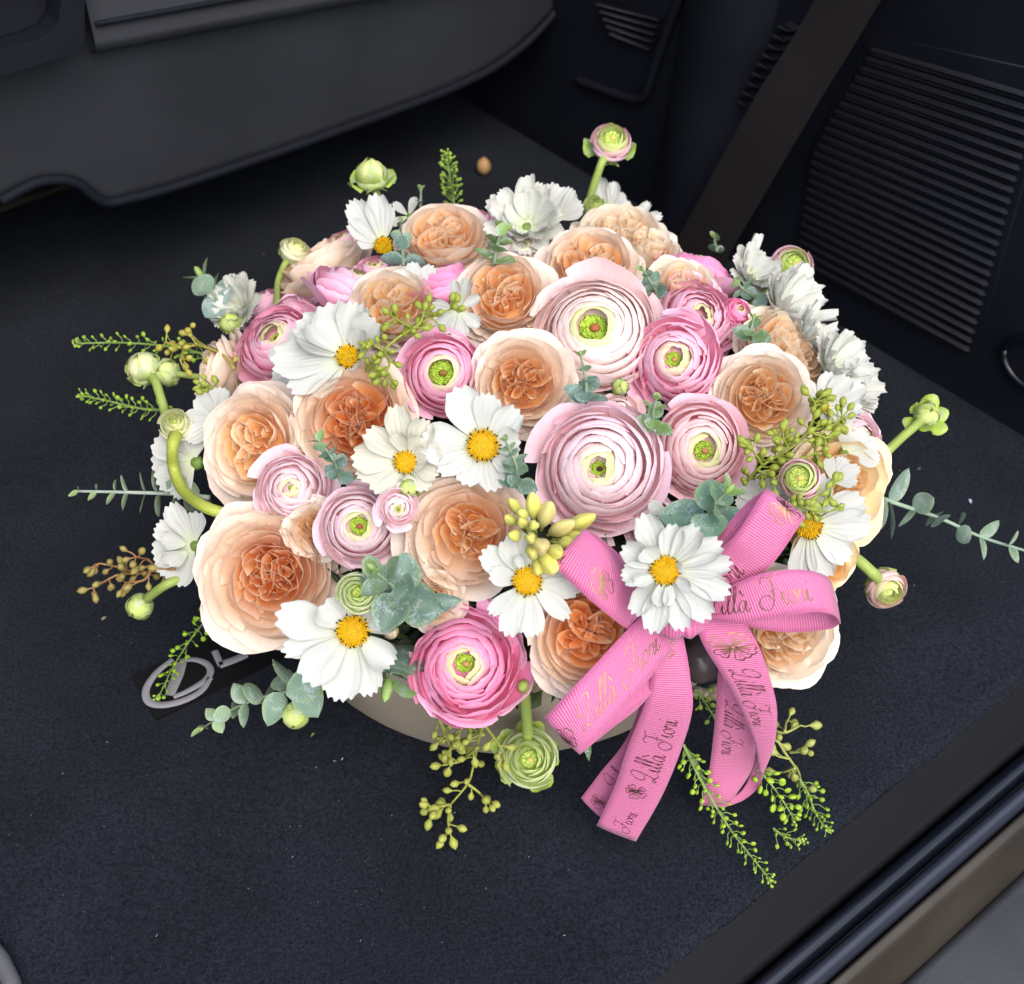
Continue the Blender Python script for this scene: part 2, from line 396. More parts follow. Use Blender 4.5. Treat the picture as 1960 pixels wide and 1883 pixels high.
def eye(parent, R, e, rng, dark=(150, 90, 50), zc=-.10, green=(176, 206, 70)):
    """green crinkled centre with a small knob"""
    mb = MB(); g = lin(green)
    mb.blob((0, 0, (zc - .125) * R), (e * R * 1.3, e * R * 1.3, .11 * R), None, 16, 6, g * .8)
    for k in range(80):
        rr = e * R * math.sqrt(rng.uniform(.12, 1)) ; a = rng.uniform(0, 6.28)
        mb.blob((rr * math.cos(a), rr * math.sin(a), (zc - .02 - .04 * (rr / (e * R)) ** 2) * R), np.array([.13, .20, .26]) * e * R * .8,
                frame((math.cos(a) * .4, math.sin(a) * .4, 1), rng.uniform(0, 3)), 5, 4, g * rng.uniform(.6, 1.3) * (1.25 if k % 3 == 0 else .95))
    tag(mb.build('stamens', DISC, parent), None, None, None, 'stuff')
    kb = MB(); d = lin(dark); r = e * .36 * R
    kb.blob((.02 * R, -.01 * R, (zc + .01) * R), (r * 1.1, r * .85, r * .8), None, 10, 7, d)
    kb.build('pistil', DISC, parent)
def ranunculus(name, lab, M, R, pal='pale', N_=52, e=.18, seed=0, dark=(150, 90, 50), hgt=.5, openr=.12, cat='ranunculus',
               group='pink ranunculus in the flower arrangement', squash=1.0, wild=1.0, geye=None, body=.95, closed=0.0):
    rng = np.random.default_rng(seed + 11); o = empty(name, M, lab, cat, group)
    p = [lin(c) for c in RPAL[pal]]
    eye(o, R, e, rng, dark)
    g = lin(geye or (222, 234, 160)); ga = 2.39996; sk = rng.uniform(0, 6.28); ec = rng.uniform(.05, .11) * min(wild, 1.3) * np.array([math.cos(sk), math.sin(sk)])
    for k in range(N_):
        t = (k + .5) / N_; rho = e + (1 - e) * t ** (1.05) * (1.0 - closed * t * .25)
        rho *= 1 + rng.normal(0, .010 + .022 * t) * wild
        h = .03 - hgt * t ** 2.3 + rng.normal(0, .012) * wild
        c = mixc(p[2], p[1], min(1, t * 2)) if t < .5 else mixc(p[1], p[0], (t - .5) * 2)
        gm = max(0, 1 - t / .16); c = mixc(c, g, gm ** .7); deep = mixc(p[3], g * .7, gm)
        w = mixc(1.2, .62, t) * rng.uniform(.8, 1.2)
        dr = .34 * (1 - .6 * t); last = t > .88; th = k * ga + rng.normal(0, .16) * wild; lop = .03 * math.sin(2 * th + sk) * t * wild; h = h + .03 * wild * t * math.cos(th * 2 + 1 + sk)
        if last:
            c = c * rng.uniform(.96, 1.0)
            d = shell(rng, th, w * .95, rho * rng.uniform(1.0, 1.08), h + rng.uniform(.0, .14), (rho * .98, (h - body) * .45),
                      (.16, -body), R, 11, 8, 0, .24, 2.2, .035 * wild, .06, .05, mixc(deep, c, .4), c, 1.2)
        else:
            v0 = .45 if t < .6 else .1
            d = shell(rng, th, w, (rho + lop) * .99, h, (rho + dr, h - dr * (.18 + 1.15 * hgt * 2.3 * t ** 1.3)),
                      (.12 + .3 * rho, -body * .9), R, 12, 8, v0, .11 + .17 * t * t, 2.4, .010 * wild * (1 + 1.5 * t), .06 + .05 * rng.random() * wild, -.006, deep, c, 4.0, 0.0, off=-ec * (1 - (1 - t) ** 1.5) + ec * 0)
        V = d[0]; V[:, 1] *= squash
        add_petal(o, d)
    cb = MB(); cb.blob((0, 0, -.55 * R), (.62 * R, .62 * R * squash, .42 * R), None, 12, 7, mixc(p[3], p[1], .3))
    cb.build('inner_petals', PETAL, o)
    return o
ROSE = {   # outer, mid, inner, deep
    'apricot': [(251, 229, 216), (252, 224, 200), (255, 214, 164), (255, 190, 116)],
    'orange':  [(251, 229, 214), (252, 219, 190), (255, 202, 142), (255, 172, 88)],
    'blushr':  [(251, 233, 222), (252, 229, 210), (255, 220, 178), (255, 200, 132)],
    'pale':    [(251, 235, 220), (252, 231, 210), (253, 224, 187), (251, 206, 156)],
    'yellow':  [(251, 226, 190), (251, 215, 160), (252, 207, 140), (250, 192, 116)],
    'rear':    [(250, 228, 212), (251, 222, 200), (251, 214, 186), (248, 196, 154)],
}
def rose(name, lab, M, R, pal='apricot', seed=0, cr=.44, nout=10, nmid=20, coff=(0, 0), cup=.16, nin=4, flat=.0, whole=1.0,
         group='apricot garden roses in the flower arrangement', swirl=None):
    rng = np.random.default_rng(seed + 501); o = empty(name, M, lab, 'rose', group); p = [lin(c) for c in ROSE[pal]]
    ga = 2.39996; ph = rng.uniform(0, 6.28)
    # outer guard petals, opened wide with rolled edges
    for k in range(nout):
        t = k / max(1, nout - 1); rho = mixc(1.03, .84, t) * rng.uniform(.95, 1.05)
        c = mixc(p[0], p[1], .15 * rng.random()) * rng.uniform(.96, 1.02)
        d = shell(rng, ph + k * ga + rng.normal(0, .15), rng.uniform(.62, .82), rho, mixc(-.34, -.10, t) + rng.uniform(-.04, .05), (rho * .74, -.42),
                  (.1, -.85), R, 13, 10, 0, .30, 2.0, .05, .05, rng.uniform(.03, .09), mixc(p[0], p[1], .8), c, 1.1, rng.uniform(0, .07), edge=c * .98)
        add_petal(o, d)
    # middle petals, standing in a bowl
    for k in range(nmid):
        t = k / max(1, nmid - 1); rho = mixc(.86, cr + .05, t) * rng.uniform(.985, 1.015)
        c = mixc(p[0], p[1], .1 + .6 * t); dd = mixc(p[1], p[3], .05 + .6 * t ** 1.8)
        oc = np.array(coff) * t * R
        d = shell(rng, ph + 1 + k * ga + rng.normal(0, .2), mixc(.72, .8, t) * rng.uniform(.85, 1.1), rho,
                  mixc(-.10, cup, t ** .7) + rng.uniform(-.015, .03), (rho * mixc(1.02, 1.14, t), -.24), (.12, -.6), R, 12, 8, .12, .22, 2.2,
                  .04, .07, rng.uniform(0, .035), dd, c, 2.2, rng.uniform(0, .05), off=np.array(coff) * t, edge=mixc(c, p[0], .6))
        add_petal(o, d)
    # quartered heart: several small whorls of folded petals side by side
    cen = []
    a0 = rng.uniform(0, 6.28) if swirl is None else swirl
    for q in range(nin): cen.append((coff[0] + .46 * cr * math.cos(a0 + q * 6.283 / nin), coff[1] + .46 * cr * math.sin(a0 + q * 6.283 / nin), a0 + q * 6.283 / nin))
    for (cx, cy, ang) in cen:
        m = 7
        for k in range(m):
            t = k / (m - 1); rho = mixc(.04, cr * .64, t) * rng.uniform(.94, 1.06)
            c = mixc(p[2], p[1], .25 + .5 * t); dd = mixc(p[3], p[2], .1 * t)
            d = shell(rng, ang + k * 2.2 + rng.normal(0, .3), rng.uniform(1.0, 1.6), rho, cup * .9 - .03 + .05 * t + rng.uniform(-.02, .02),
                      (rho * 1.10 + .015, -.10), (.04, -.5), R, 15, 8, .25, .10, 2.6, .022, .16, .012, dd, c, 3.2, 0,
                      off=(cx, cy), st=rng.uniform(1.15, 1.5), sta=ang + 1.57 + rng.normal(0, .2), edge=mixc(c, p[0], .6))
            add_petal(o, d)
    # loose folded petals crossing the heart
    for k in range(3):
        a = rng.uniform(0, 6.28); rr = rng.uniform(.05, .3) * cr / .44; c = mixc(p[2], p[1], rng.uniform(0, .5))
        d = shell(rng, rng.uniform(0, 6.28), rng.uniform(.6, 1.0), .12, cup * .4 + rng.uniform(-.06, .05), (.12, -.12), (.03, -.4), R, 9, 6, .3, .2, 2.2, .03,
                  .2, .02, p[3], c, 1.6, 0, off=(coff[0] + rr * math.cos(a), coff[1] + rr * math.sin(a)), st=rng.uniform(1.2, 2), sta=a, edge=mixc(c, p[1], .6))
        add_petal(o, d)
    cb = MB(); cb.blob((coff[0] * R, coff[1] * R, -.62 * R), (cr * 1.2 * R, cr * 1.2 * R, .22 * R), None, 12, 7, mixc(p[3], p[2], .1))
    cb.build('inner_petals', PETAL, o)
    sp = MB()
    for k in range(5):
        a = k * 1.2566 + ph; P = [np.array([math.cos(a) * r, math.sin(a) * r, z]) * R for r, z in ((.08, -.88), (.35, -.86), (.6, -.95))]
        sp.tube(P, [.05 * R, .045 * R, .008 * R], 5, lin((120, 150, 70)))
    sp.build('sepals', STEM, o)
    return o
def cpetal(rng, ang, L, W, cup=.1, z0=0.0, r0=.14, roll=0.0, bend=0.0, teeth=3, white=(201, 204, 197), base=(206, 216, 180), side=0.0, tw=0.0, nu=15, nv=9, pl=5):
    """flat cosmos petal with a toothed tip and lengthwise pleats"""
    u = np.linspace(-1, 1, nu)[:, None] * np.ones((1, nv)); v = np.linspace(0, 1, nv)[None, :] * np.ones((nu, 1))
    ph = rng.uniform(0, 6.28)
    wp = .2 + .8 * np.sin(np.minimum(1, v * 1.18) * np.pi / 2) ** 1.2
    wp = wp * (1 - .22 * np.clip((v - .72) / .28, 0, 1) ** 2)
    ext = 1 - .12 * np.abs(u) ** 2.2 + (.038 * np.cos(np.pi * teeth * u + ph * .2) + .009 * wob(rng, u * 5)) * v ** 3
    x = r0 + (L - r0) * v * ext; y = W * .5 * wp * u * (1 + .05 * wob(rng, v * 3))
    z = z0 + cup * v ** 1.3 * L - bend * v ** 2.5 * L + .020 * L * np.cos(np.pi * pl * u + ph) * np.sin(np.pi * np.clip(v * .9 + .05, 0, 1))
    z = z + roll * W * (u ** 2) * v + side * W * u * v + .03 * L * wob(rng, u * 2 + v * 2, 2) * v
    y = y + tw * v ** 2 * L
    a = math.cos(ang), math.sin(ang)
    V = np.stack([x * a[0] - y * a[1], x * a[1] + y * a[0], z], -1).reshape(-1, 3)
    m = np.clip(v * 2.4, 0, 1)[..., None]; cw = lin(white) * rng.uniform(.95, 1.0)
    vein = 1 - .10 * (np.cos(np.pi * pl * 2 * u + ph)[..., None] > .5) * np.sin(np.pi * v)[..., None]
    C = (lin(base) * (1 - m) + cw * m) * vein
    return V, gridfaces(nu, nv), C.reshape(-1, 3), np.stack([(u + 1) / 2, v], -1).reshape(-1, 2)
def cosmos_disc(o, R, r, rng, dark=True):
    mb = MB(); y = lin((236, 190, 20))
    mb.blob((0, 0, .0), (r * R, r * R, .10 * R), None, 14, 6, y * .8)
    n = 150
    for k in range(n):
        q = math.sqrt((k + .5) / n); a = k * 2.39996; rr = q * r * R * 1.04; z = .10 * R * math.sqrt(max(0, 1 - q * q * .96))
        nn = np.array([math.cos(a) * q * .8, math.sin(a) * q * .8, 1]); c = mixc(lin((226, 208, 36)), lin((250, 204, 12)), min(1, q * 1.3)) * rng.uniform(.75, 1.15)
        mb.blob((rr * math.cos(a), rr * math.sin(a), z + .012 * R), np.array([.012, .012, .024 + .03 * q]) * R * rng.uniform(.8, 1.3), frame(nn + rng.normal(0, .15, 3)), 5, 4, c)
    tag(mb.build('florets', DISC, o), None, None, None, 'stuff')
    if dark:
        an = MB()
        for k in range(24):
            a = k * .2618 + rng.normal(0, .06); rr = r * R * rng.uniform(.84, 1.1); nn = np.array([math.cos(a), math.sin(a), .9])
            an.blob((rr * math.cos(a), rr * math.sin(a), .065 * R), np.array([.015, .015, .042]) * R, frame(nn), 5, 4, lin((40, 24, 10)))
        tag(an.build('anthers', DISC, o), None, None, None, 'stuff')
def cosmos(name, lab, M, R, pets, seed=0, r=.27, inner=(), disc=True, white=(201, 204, 197), group='white cosmos in the flower arrangement', calyx=True):
    """pets: list of (angle in degrees, length, width, cup, roll, bend)"""
    rng = np.random.default_rng(seed + 901); o = empty(name, M, lab, 'cosmos', group)
    for k, q in enumerate(pets):
        q = list(q) + [0] * (6 - len(q)); a, L, W, cup, roll, bend = q
        d = cpetal(rng, math.radians(a), L, W, cup, -.05 + .014 * (k % 3), r * .4, roll, bend, rng.choice([3, 3, 4]), white, side=rng.normal(0, .04), tw=rng.normal(0, .03), pl=rng.choice([5, 6, 7]))
        d[0][:] *= R; add_petal(o, d)
    for k, q in enumerate(inner):
        q = list(q) + [0] * (6 - len(q)); a, L, W, cup, roll, bend = q
        d = cpetal(rng, math.radians(a), L, W, cup, .02, r * .7, roll, bend, 3, white, side=rng.normal(0, .15), tw=rng.normal(0, .12), nu=11, nv=8, pl=3)
        d[0][:] *= R; add_petal(o, d)
    if disc: cosmos_disc(o, R, r, rng)
    if calyx:
        mb = MB(); mb.blob((0, 0, -.12 * R), (.16 * R, .16 * R, .1 * R), None, 8, 5, lin((120, 150, 70)))
        mb.tube([(0, 0, -.12 * R), (0, 0, -.7 * R)], .025 * R, 6, lin((120, 150, 70))); mb.build('calyx', STEM, o)
    return o
def ringp(n, L=1.0, W=.62, cup=.12, a0=0, jit=.06, seed=0, roll=.1, skip=()):
    rng = np.random.default_rng(seed + 77)
    return [(a0 + 360 * k / n + rng.normal(0, 5), L * (1 + rng.normal(0, jit)), W * (1 + rng.normal(0, .08)), cup + rng.normal(0, .05), roll * rng.uniform(-.5, 1), rng.uniform(0, .1))
            for k in range(n) if k not in skip]
def bud(name, lab, M, R, pal, seed=0, eyeopen=.3, sep=5, sepopen=.3, stem=None, sepc=(150, 180, 80), N_=16, group='ranunculus buds round the flower arrangement',
        green=0.0, sl=1.0, stemr=.17, stemc=(164, 186, 96), dark=(226, 196, 110)):
    """half closed ranunculus bud; `stem` is a list of world points from the bud to the bouquet"""
    rng = np.random.default_rng(seed + 1301); o = empty(name, M, lab, 'flower bud', group); p = [lin(c) for c in RPAL[pal]]
    if eyeopen > 0:
        eye(o, R, eyeopen * .55, rng, dark, .30, (196, 216, 110))
    for k in range(N_):
        t = (k + .5) / N_; rho = eyeopen * .55 + (.80 - eyeopen * .5) * t ** 1.1; h = .50 - .42 * t ** 2
        P1_ = (rho * 1.12 + .22, -.05 + .25 * (1 - t))
        if eyeopen == 0: rho = .03 + .26 * t; h = .66 - .16 * t; P1_ = (.72 + .36 * t, .28 - .18 * t)
        c = mixc(p[2], p[0], min(1, max(0, (t - .42) * 3.2) if pal == 'budpink' else t * 1.3)); c = mixc(c, lin((196, 214, 110)), green * rng.uniform(.6, 1.0))
        d = shell(rng, k * 2.39996, rng.uniform(.9, 1.15), rho, h, P1_, (.22, -.80 + .3 * (1 - t)), R, 10, 8, .0 if t > .5 else .3, .18, 2.4, .015, .07, 0,
                  mixc(p[3], c, .7), c, 1.6)
        add_petal(o, d)
    for k in range(sep):
        a = k * 6.283 / sep + rng.normal(0, .2); c = lin(sepc) * rng.uniform(.85, 1.15); op = sepopen * rng.uniform(.5, 1.4)
        d = shell(rng, a, .5, .62 + .75 * op, .05 * sl - .35 * op, (.98 + .2 * op, -.45), (.14, -.84), R, 8, 8, 0, .55, 1.5, .03, .03, .25 * op, c * .9, c * 1.1, 1.0, .12)
        link('sepal', rawmesh('sepal', d[0], d[1], d[2], d[3], LEAF), o)
    if eyeopen == 0:
        for k in range(5):
            c = lin(sepc) * rng.uniform(.8, 1.05)
            d = shell(rng, k * 1.2566 + rng.normal(0, .1), .50, .34 + rng.uniform(-.05, .1), .58 + rng.uniform(-.2, .05), (1.24, -.02), (.16, -.86), R, 9, 9, 0, .5, 1.5, .02, .03, 0, c * .8, mixc(c, lin((214, 226, 150)), .5), 1.4, .15)
            link('sepal', rawmesh('sepal', d[0], d[1], d[2], d[3], LEAF), o)
    mb = MB(); mb.blob((0, 0, -.35 * R), (.72 * R, .72 * R, .5 * R), None, 12, 7, mixc(p[0], lin(sepc), .6)); mb.build('bud_core', PETAL, o)
    if stem is not None:
        W = np.array(M.inverted()); P = catmull(stem, 16); P = np.c_[P, np.ones(len(P))] @ W.T; P = P[:, :3]
        P = np.vstack([[0, 0, -.55 * R], P]); sm = MB()
        sm.tube(P, np.r_[stemr * R * 1.25, np.ones(len(P) - 1) * stemr * R], 9, lin(stemc)); sm.build('stem', STEM, o)
    return o

# ------------------------------------------------------------------ foliage
def leafmesh(rng, L, W, col=(104, 136, 120), edge=(150, 176, 120), point=.13, cupv=.12, curl=.0):
    nu, nv = 7, 9
    u = np.linspace(-1, 1, nu)[:, None] * np.ones((1, nv)); v = np.linspace(0, 1, nv)[None, :] * np.ones((nu, 1))
    wp = np.sin(np.pi * np.clip(v, 0, 1) ** (.82)) ** (.62); wp = wp * (1 - point * v ** 3) + .03 * (v < .05)
    x = L * v; y = W * .5 * wp * u; z = cupv * W * (u ** 2) * wp - curl * L * v ** 2 + .03 * L * wob(rng, v * 4 + u, 2) + .02 * W * (1 - np.abs(u) * 6).clip(0, 1)
    V = np.stack([x, y, z], -1).reshape(-1, 3); c = lin(col) * rng.uniform(.85, 1.12)
    e = (np.clip((np.abs(u) - .8) * 4, 0, 1) * .7)[..., None]; mid = (np.abs(u) < .1)[..., None] * .18
    C = c * (1 - e) + lin(edge) * e; C = C * (1 - mid) + lin((160, 184, 140)) * mid
    return V, gridfaces(nu, nv), C.reshape(-1, 3), np.stack([(u + 1) / 2, v], -1).reshape(-1, 2)
def euc(lab, pts, n, s0, s1, seed=0, col=(104, 136, 120), edge=(150, 176, 120), wl=.9, tilt=.35, group='eucalyptus sprigs in the flower arrangement', roll=0.0, sr=.0011,
        turn=1.5708, tipc=(150, 180, 100), stemc=(140, 160, 130), u0=.12, cat='eucalyptus sprig', tw=.25):
    """stem through world points pts (base to tip) with n pairs of round leaves from size s0 to s1"""
    rng = np.random.default_rng(seed + 2101); P = catmull(pts, 24); o = empty('eucalyptus_sprig', Matrix.Translation(P[0]), lab, cat, group)
    Pl = P - P[0]; mb = MB(); mb.tube(Pl, np.linspace(sr * 1.2, sr * .6, 24), 6, lin(stemc)); mb.build('stem', STEM, o)
    T = np.gradient(Pl, axis=0); ang = roll
    for k in range(n):
        t = u0 + (1 - u0) * k / max(1, n - 1); i = min(23, int(t * 23)); d = nrm(T[i]); a = nrm(np.cross(d, [.13, .3, .9])); b = np.cross(d, a)
        s = mixc(s0, s1, k / max(1, n - 1)) * rng.uniform(.88, 1.1)
        for sg in (0, math.pi):
            q = ang + sg + rng.normal(0, .15); out = math.cos(q) * a + math.sin(q) * b; tl = tilt + .5 * (k / max(1, n - 1)) ** 3 + rng.normal(0, .12)
            x = nrm(out * math.cos(tl) + d * math.sin(tl)); z = nrm(d * math.cos(tl) - out * math.sin(tl)); y = np.cross(z, x); g_ = rng.normal(0, tw); y, z = y * math.cos(g_) + z * math.sin(g_), z * math.cos(g_) - y * math.sin(g_)
            cc = mixc(col, tipc, (k / max(1, n - 1)) ** 3 * .8)
            V, Q, C, U = leafmesh(rng, s, s * wl, cc, edge); M = mat4(np.stack([x, y, z], 1), Pl[i])
            link('leaf', rawmesh('leaf', V, Q, C, U, LEAF), o, M)
        ang += turn
    mb = MB(); mb.blob((0, 0, .3 * s1), (.16 * s1, .16 * s1, .4 * s1), None, 6, 5, lin(tipc)); link('leaf_bud', mb.mesh('leaf_bud', LEAF), o, mat4(frame(T[-1]), Pl[-1]))
    return o
def podfn(V):
    V = V.copy(); z = V[:, 2]; f = np.where(z < 0, 1 - .70 * (-z) ** .9, 1.0 + 0 * z); V[:, 0] *= f; V[:, 1] *= f
    return V
_pm = {}
def podmesh(kind, col):
    key = (kind, tuple(col))
    if key not in _pm:
        mb = MB()
        if kind == 'euc': mb.blob((0, 0, .55), (.36, .36, .55), None, 8, 7, lin(col), podfn); mb.blob((0, 0, 1.08), (.07, .07, .10), None, 5, 4, lin(col) * .85)
        else: mb.blob((0, 0, .5), (.5, .26, .5), None, 6, 5, lin(col))
        _pm[key] = mb.mesh('seed_pod', POD)
    return _pm[key]
def seeded(lab, branches, ps=.0052, seed=0, col=(150, 164, 66), stemc=None, sr=.0008, npod=6, dens=.006, mp=4, group='seeded eucalyptus sprigs in the flower arrangement', spread=1.0):
    """branching stems (world polylines) carrying clusters of drop-shaped pods"""
    rng = np.random.default_rng(seed + 3301); o = empty('seeded_eucalyptus', Matrix.Translation(branches[0][0]), lab, 'seeded eucalyptus', group); O = np.asarray(branches[0][0])
    mb = MB(); sc = lin(stemc or col) * .95; cnt = 0
    for B in branches:
        P = catmull(B, 14) - O; mb.tube(P, np.linspace(sr * 1.2, sr * .7, 14), 5, sc); Ln = np.linalg.norm(np.diff(P, axis=0), axis=1).sum(); T = np.gradient(P, axis=0)
        m = max(2, int(Ln / dens))
        for k in range(m + 1):
            f = (k + .6) / (m + .6); i = min(13, int(f * 13)); d = nrm(T[i]); np_ = npod if k == m else rng.integers(1, mp)
            for q in range(np_):
                r = rng.normal(0, 1, 3); r = nrm(r - d * (r @ d)); dr = nrm(r * rng.uniform(.7, 1.2) * spread + d * rng.uniform(.2, 1.1)); st = rng.uniform(.5, 1.1) * ps
                p0 = P[i]; p1 = p0 + dr * st; mb.tube([p0, (p0 + p1) / 2 + rng.normal(0, .0003, 3), p1], sr * .6, 4, sc, False)
                M = mat4(frame(dr) * (ps * rng.uniform(.75, 1.15)), p1 - dr * ps * .12); link('seed_pod', podmesh('euc', col), o, M); cnt += 1
    mb.build('stem', STEM, o); return o
def cress(lab, pts, n=26, ps=.0035, pl=.006, seed=0, col=(150, 190, 60), sr=.0006, group='pepper grass stalks round the flower arrangement', stemc=(140, 170, 90), full=1.0):
    """thin stalk with little flat pods on short threads all round"""
    rng = np.random.default_rng(seed + 4401); P = catmull(pts, 30); O = P[0].copy(); P = P - O; o = empty('pepper_grass', Matrix.Translation(O), lab, 'pepper grass', group)
    mb = MB(); mb.tube(P, np.linspace(sr * 1.2, sr * .6, 30), 5, lin(stemc)); T = np.gradient(P, axis=0)
    for k in range(n):
        f = (1 - full) + full * (k + .5) / n; i = min(29, int(f * 29)); fr = f * 29 - i; p0 = P[i] * (1 - fr) + P[min(29, i + 1)] * fr; d = nrm(T[i]); a = nrm(np.cross(d, [.1, .3, .9])); b = np.cross(d, a)
        q = k * 2.4 + rng.normal(0, .25); out = math.cos(q) * a + math.sin(q) * b; L = pl * rng.uniform(.75, 1.1) * (1 - .55 * f ** 3)
        p1 = p0 + (out * .8 + d * .55) * L; mb.tube([p0, p0 + (out * .9 + d * .25) * L * .55, p1], sr * .38, 4, lin(stemc), False)
        dr = nrm(out * .8 + d * .5); M = mat4(frame(dr, rng.uniform(0, 3)) * (ps * rng.uniform(.8, 1.15) * (1 - .4 * f ** 4)), p1); link('seed_pod', podmesh('cress', col), o, M)
    tp = MB()
    for k in range(10): tp.blob(P[-1] + rng.normal(0, .0011, 3), .0009, None, 5, 4, lin((170, 200, 90)) * rng.uniform(.7, 1.2))
    tag(tp.build('tip_buds', POD, o), None, None, None, 'stuff'); mb.build('stem', STEM, o); return o

# ------------------------------------------------------------------ the car boot (X across the car, Y forward)
E1 = nrm([.788, .616, 0]); E2 = np.array([-E1[1], E1[0], 0.0]); EZ = np.array([0, 0, 1.0])
CR = np.stack([E1, E2, EZ], 1)
def cp(X, Y, z): return E1 * X + E2 * Y + EZ * z
def extr(mb, prof, X0, X1, C=None, n=2):
    """extrude a (Y, z) outline, closed, along the car's X axis"""
    m = len(prof); V = [cp(X, y, z) for X in np.linspace(X0, X1, n) for (y, z) in prof]
    Q = [(k * m + i, k * m + (i + 1) % m, (k + 1) * m + (i + 1) % m, (k + 1) * m + i) for k in range(n - 1) for i in range(m)]
    mb.add(V, Q, None, C)
def plate(name, out, a0, a1, fn, mat, parent=None, bev=.004):
    """thick plate: 2-D outline, fn(u, v, depth) -> world, front edge bevelled"""
    P = np.array(out, float); m = len(P); c = P.mean(0); d = np.roll(P, -1, 0) - np.roll(P, 1, 0)
    ar = .5 * np.sum(P[:, 0] * np.roll(P[:, 1], -1) - np.roll(P[:, 0], -1) * P[:, 1]); s = 1 if ar > 0 else -1
    nn = np.stack([-d[:, 1], d[:, 0]], 1) * s; nn /= np.linalg.norm(nn, axis=1)[:, None]
    rings = [(P, a1), (P, a0 + bev)] + [(P + nn * bev * (1 - math.cos(a)), a0 + bev * (1 - math.sin(a))) for a in (.4, .8, 1.2, 1.57)]
    V = [fn(q[0], q[1], dd) for R_, dd in rings for q in R_]; k = len(rings)
    me = bpy.data.meshes.new(name); F = [[r * m + i, r * m + (i + 1) % m, (r + 1) * m + (i + 1) % m, (r + 1) * m + i] for r in range(k - 1) for i in range(m)]
    F.append([(k - 1) * m + i for i in range(m)]); F.append([i for i in reversed(range(m))])
    me.from_pydata([tuple(v) for v in V], [], F); me.validate(); me.materials.append(mat)
    for p_ in me.polygons[:-2]: p_.use_smooth = True
    return link(name, me, parent)
# floor carpet
def floor_sheet():
    nx, ny = 90, 80; xs = np.linspace(-.85, .41, nx); ys = np.r_[np.linspace(-.243, -.225, 6), np.linspace(-.215, 1.0, ny - 6)]
    V = []; rng = np.random.default_rng(5)
    for x in xs:
        for y in ys:
            y = y + (.0007 * math.sin(x * 31) + .0005 * math.sin(x * 83 + 1) + .0004 * math.sin(x * 190)) * (y < -.2)
            z = -.0035 * max(0, (-.225 - y) / .018) ** 2 + .0012 * math.sin(x * 13 + 1) * math.sin(y * 11)
            V.append(cp(x, y, z - .0012))
    mb = MB(); mb.add(V, gridfaces(nx, ny)); 
    m = len(xs); A = [cp(x, -.243 + .0007 * math.sin(x * 31) + .0005 * math.sin(x * 83 + 1) + .0004 * math.sin(x * 190), -.0047) for x in xs] + [cp(x, -.238, -.02) for x in xs]
    mb.add(A, [(i, i + 1, m + i + 1, m + i) for i in range(m - 1)])
    return mb.build('floor', CARPET)
flo = floor_sheet(); tag(flo, 'black felt carpet on the floor of the car boot', None, None, 'structure')
fr = MB(); rg = np.random.default_rng(9)
for k in range(5200):                        # frayed nap along the cut edge
    x = rg.uniform(-.35, .41); b = cp(x, -.243 + .0007 * math.sin(x * 31) + .0005 * math.sin(x * 83 + 1) + .0004 * math.sin(x * 190) + rg.uniform(-.001, .004), -.004 + rg.uniform(-.002, .001)); d = nrm(-E2 * rg.uniform(.3, 1) + EZ * rg.uniform(-.4, .7) + E1 * rg.normal(0, .5)); s = nrm(np.cross(d, [.2, .5, .8])) * .00012
    L = rg.uniform(.001, .0032); c = lin((60, 62, 66)) * rg.uniform(.2, 1.0); fr.add([b - s, b + s, b + d * L], None, [(0, 1, 2)], c)
tag(fr.build('carpet_fringe', attr_mat('carpet_fibre', .9, 0, 0, 300, .2), flo), None, None, None, 'stuff')
nb_ = 150000; rgp = np.random.default_rng(12)                     # short nap lying over the whole visible carpet
X_ = rgp.uniform(-.62, .40, nb_); Y_ = -.236 + (rgp.random(nb_) ** 1.5) * .72; a_ = rgp.normal(.6, 1.0, nb_); L_ = rgp.uniform(.0007, .0019, nb_)
B0 = X_[:, None] * E1 + Y_[:, None] * E2 + EZ * -.0006 + EZ * (.0012 * np.sin(X_ * 13 + 1) * np.sin(Y_ * 11))[:, None]
D0 = np.cos(a_)[:, None] * E1 + np.sin(a_)[:, None] * E2; S0 = np.cross(D0, EZ) * .00009
V_ = np.stack([B0 - S0 - EZ * .0007, B0 + S0 - EZ * .0007, B0 + D0 * L_[:, None] + EZ * rgp.uniform(-.0004, .0007, nb_)[:, None]], 1).reshape(-1, 3)
C_ = np.repeat(np.array([.020, .0255, .037]) * (rgp.random(nb_) ** 1.6 * 1.9 + .10)[:, None], 3, 0)
tag(link('carpet_pile', rawmesh('carpet_pile', V_, np.arange(3 * nb_).reshape(-1, 3), C_, V_[:, :2], attr_mat('carpet_nap', .95, 0, 0, 300, .2, 0, .1)), flo), None, None, None, 'stuff')
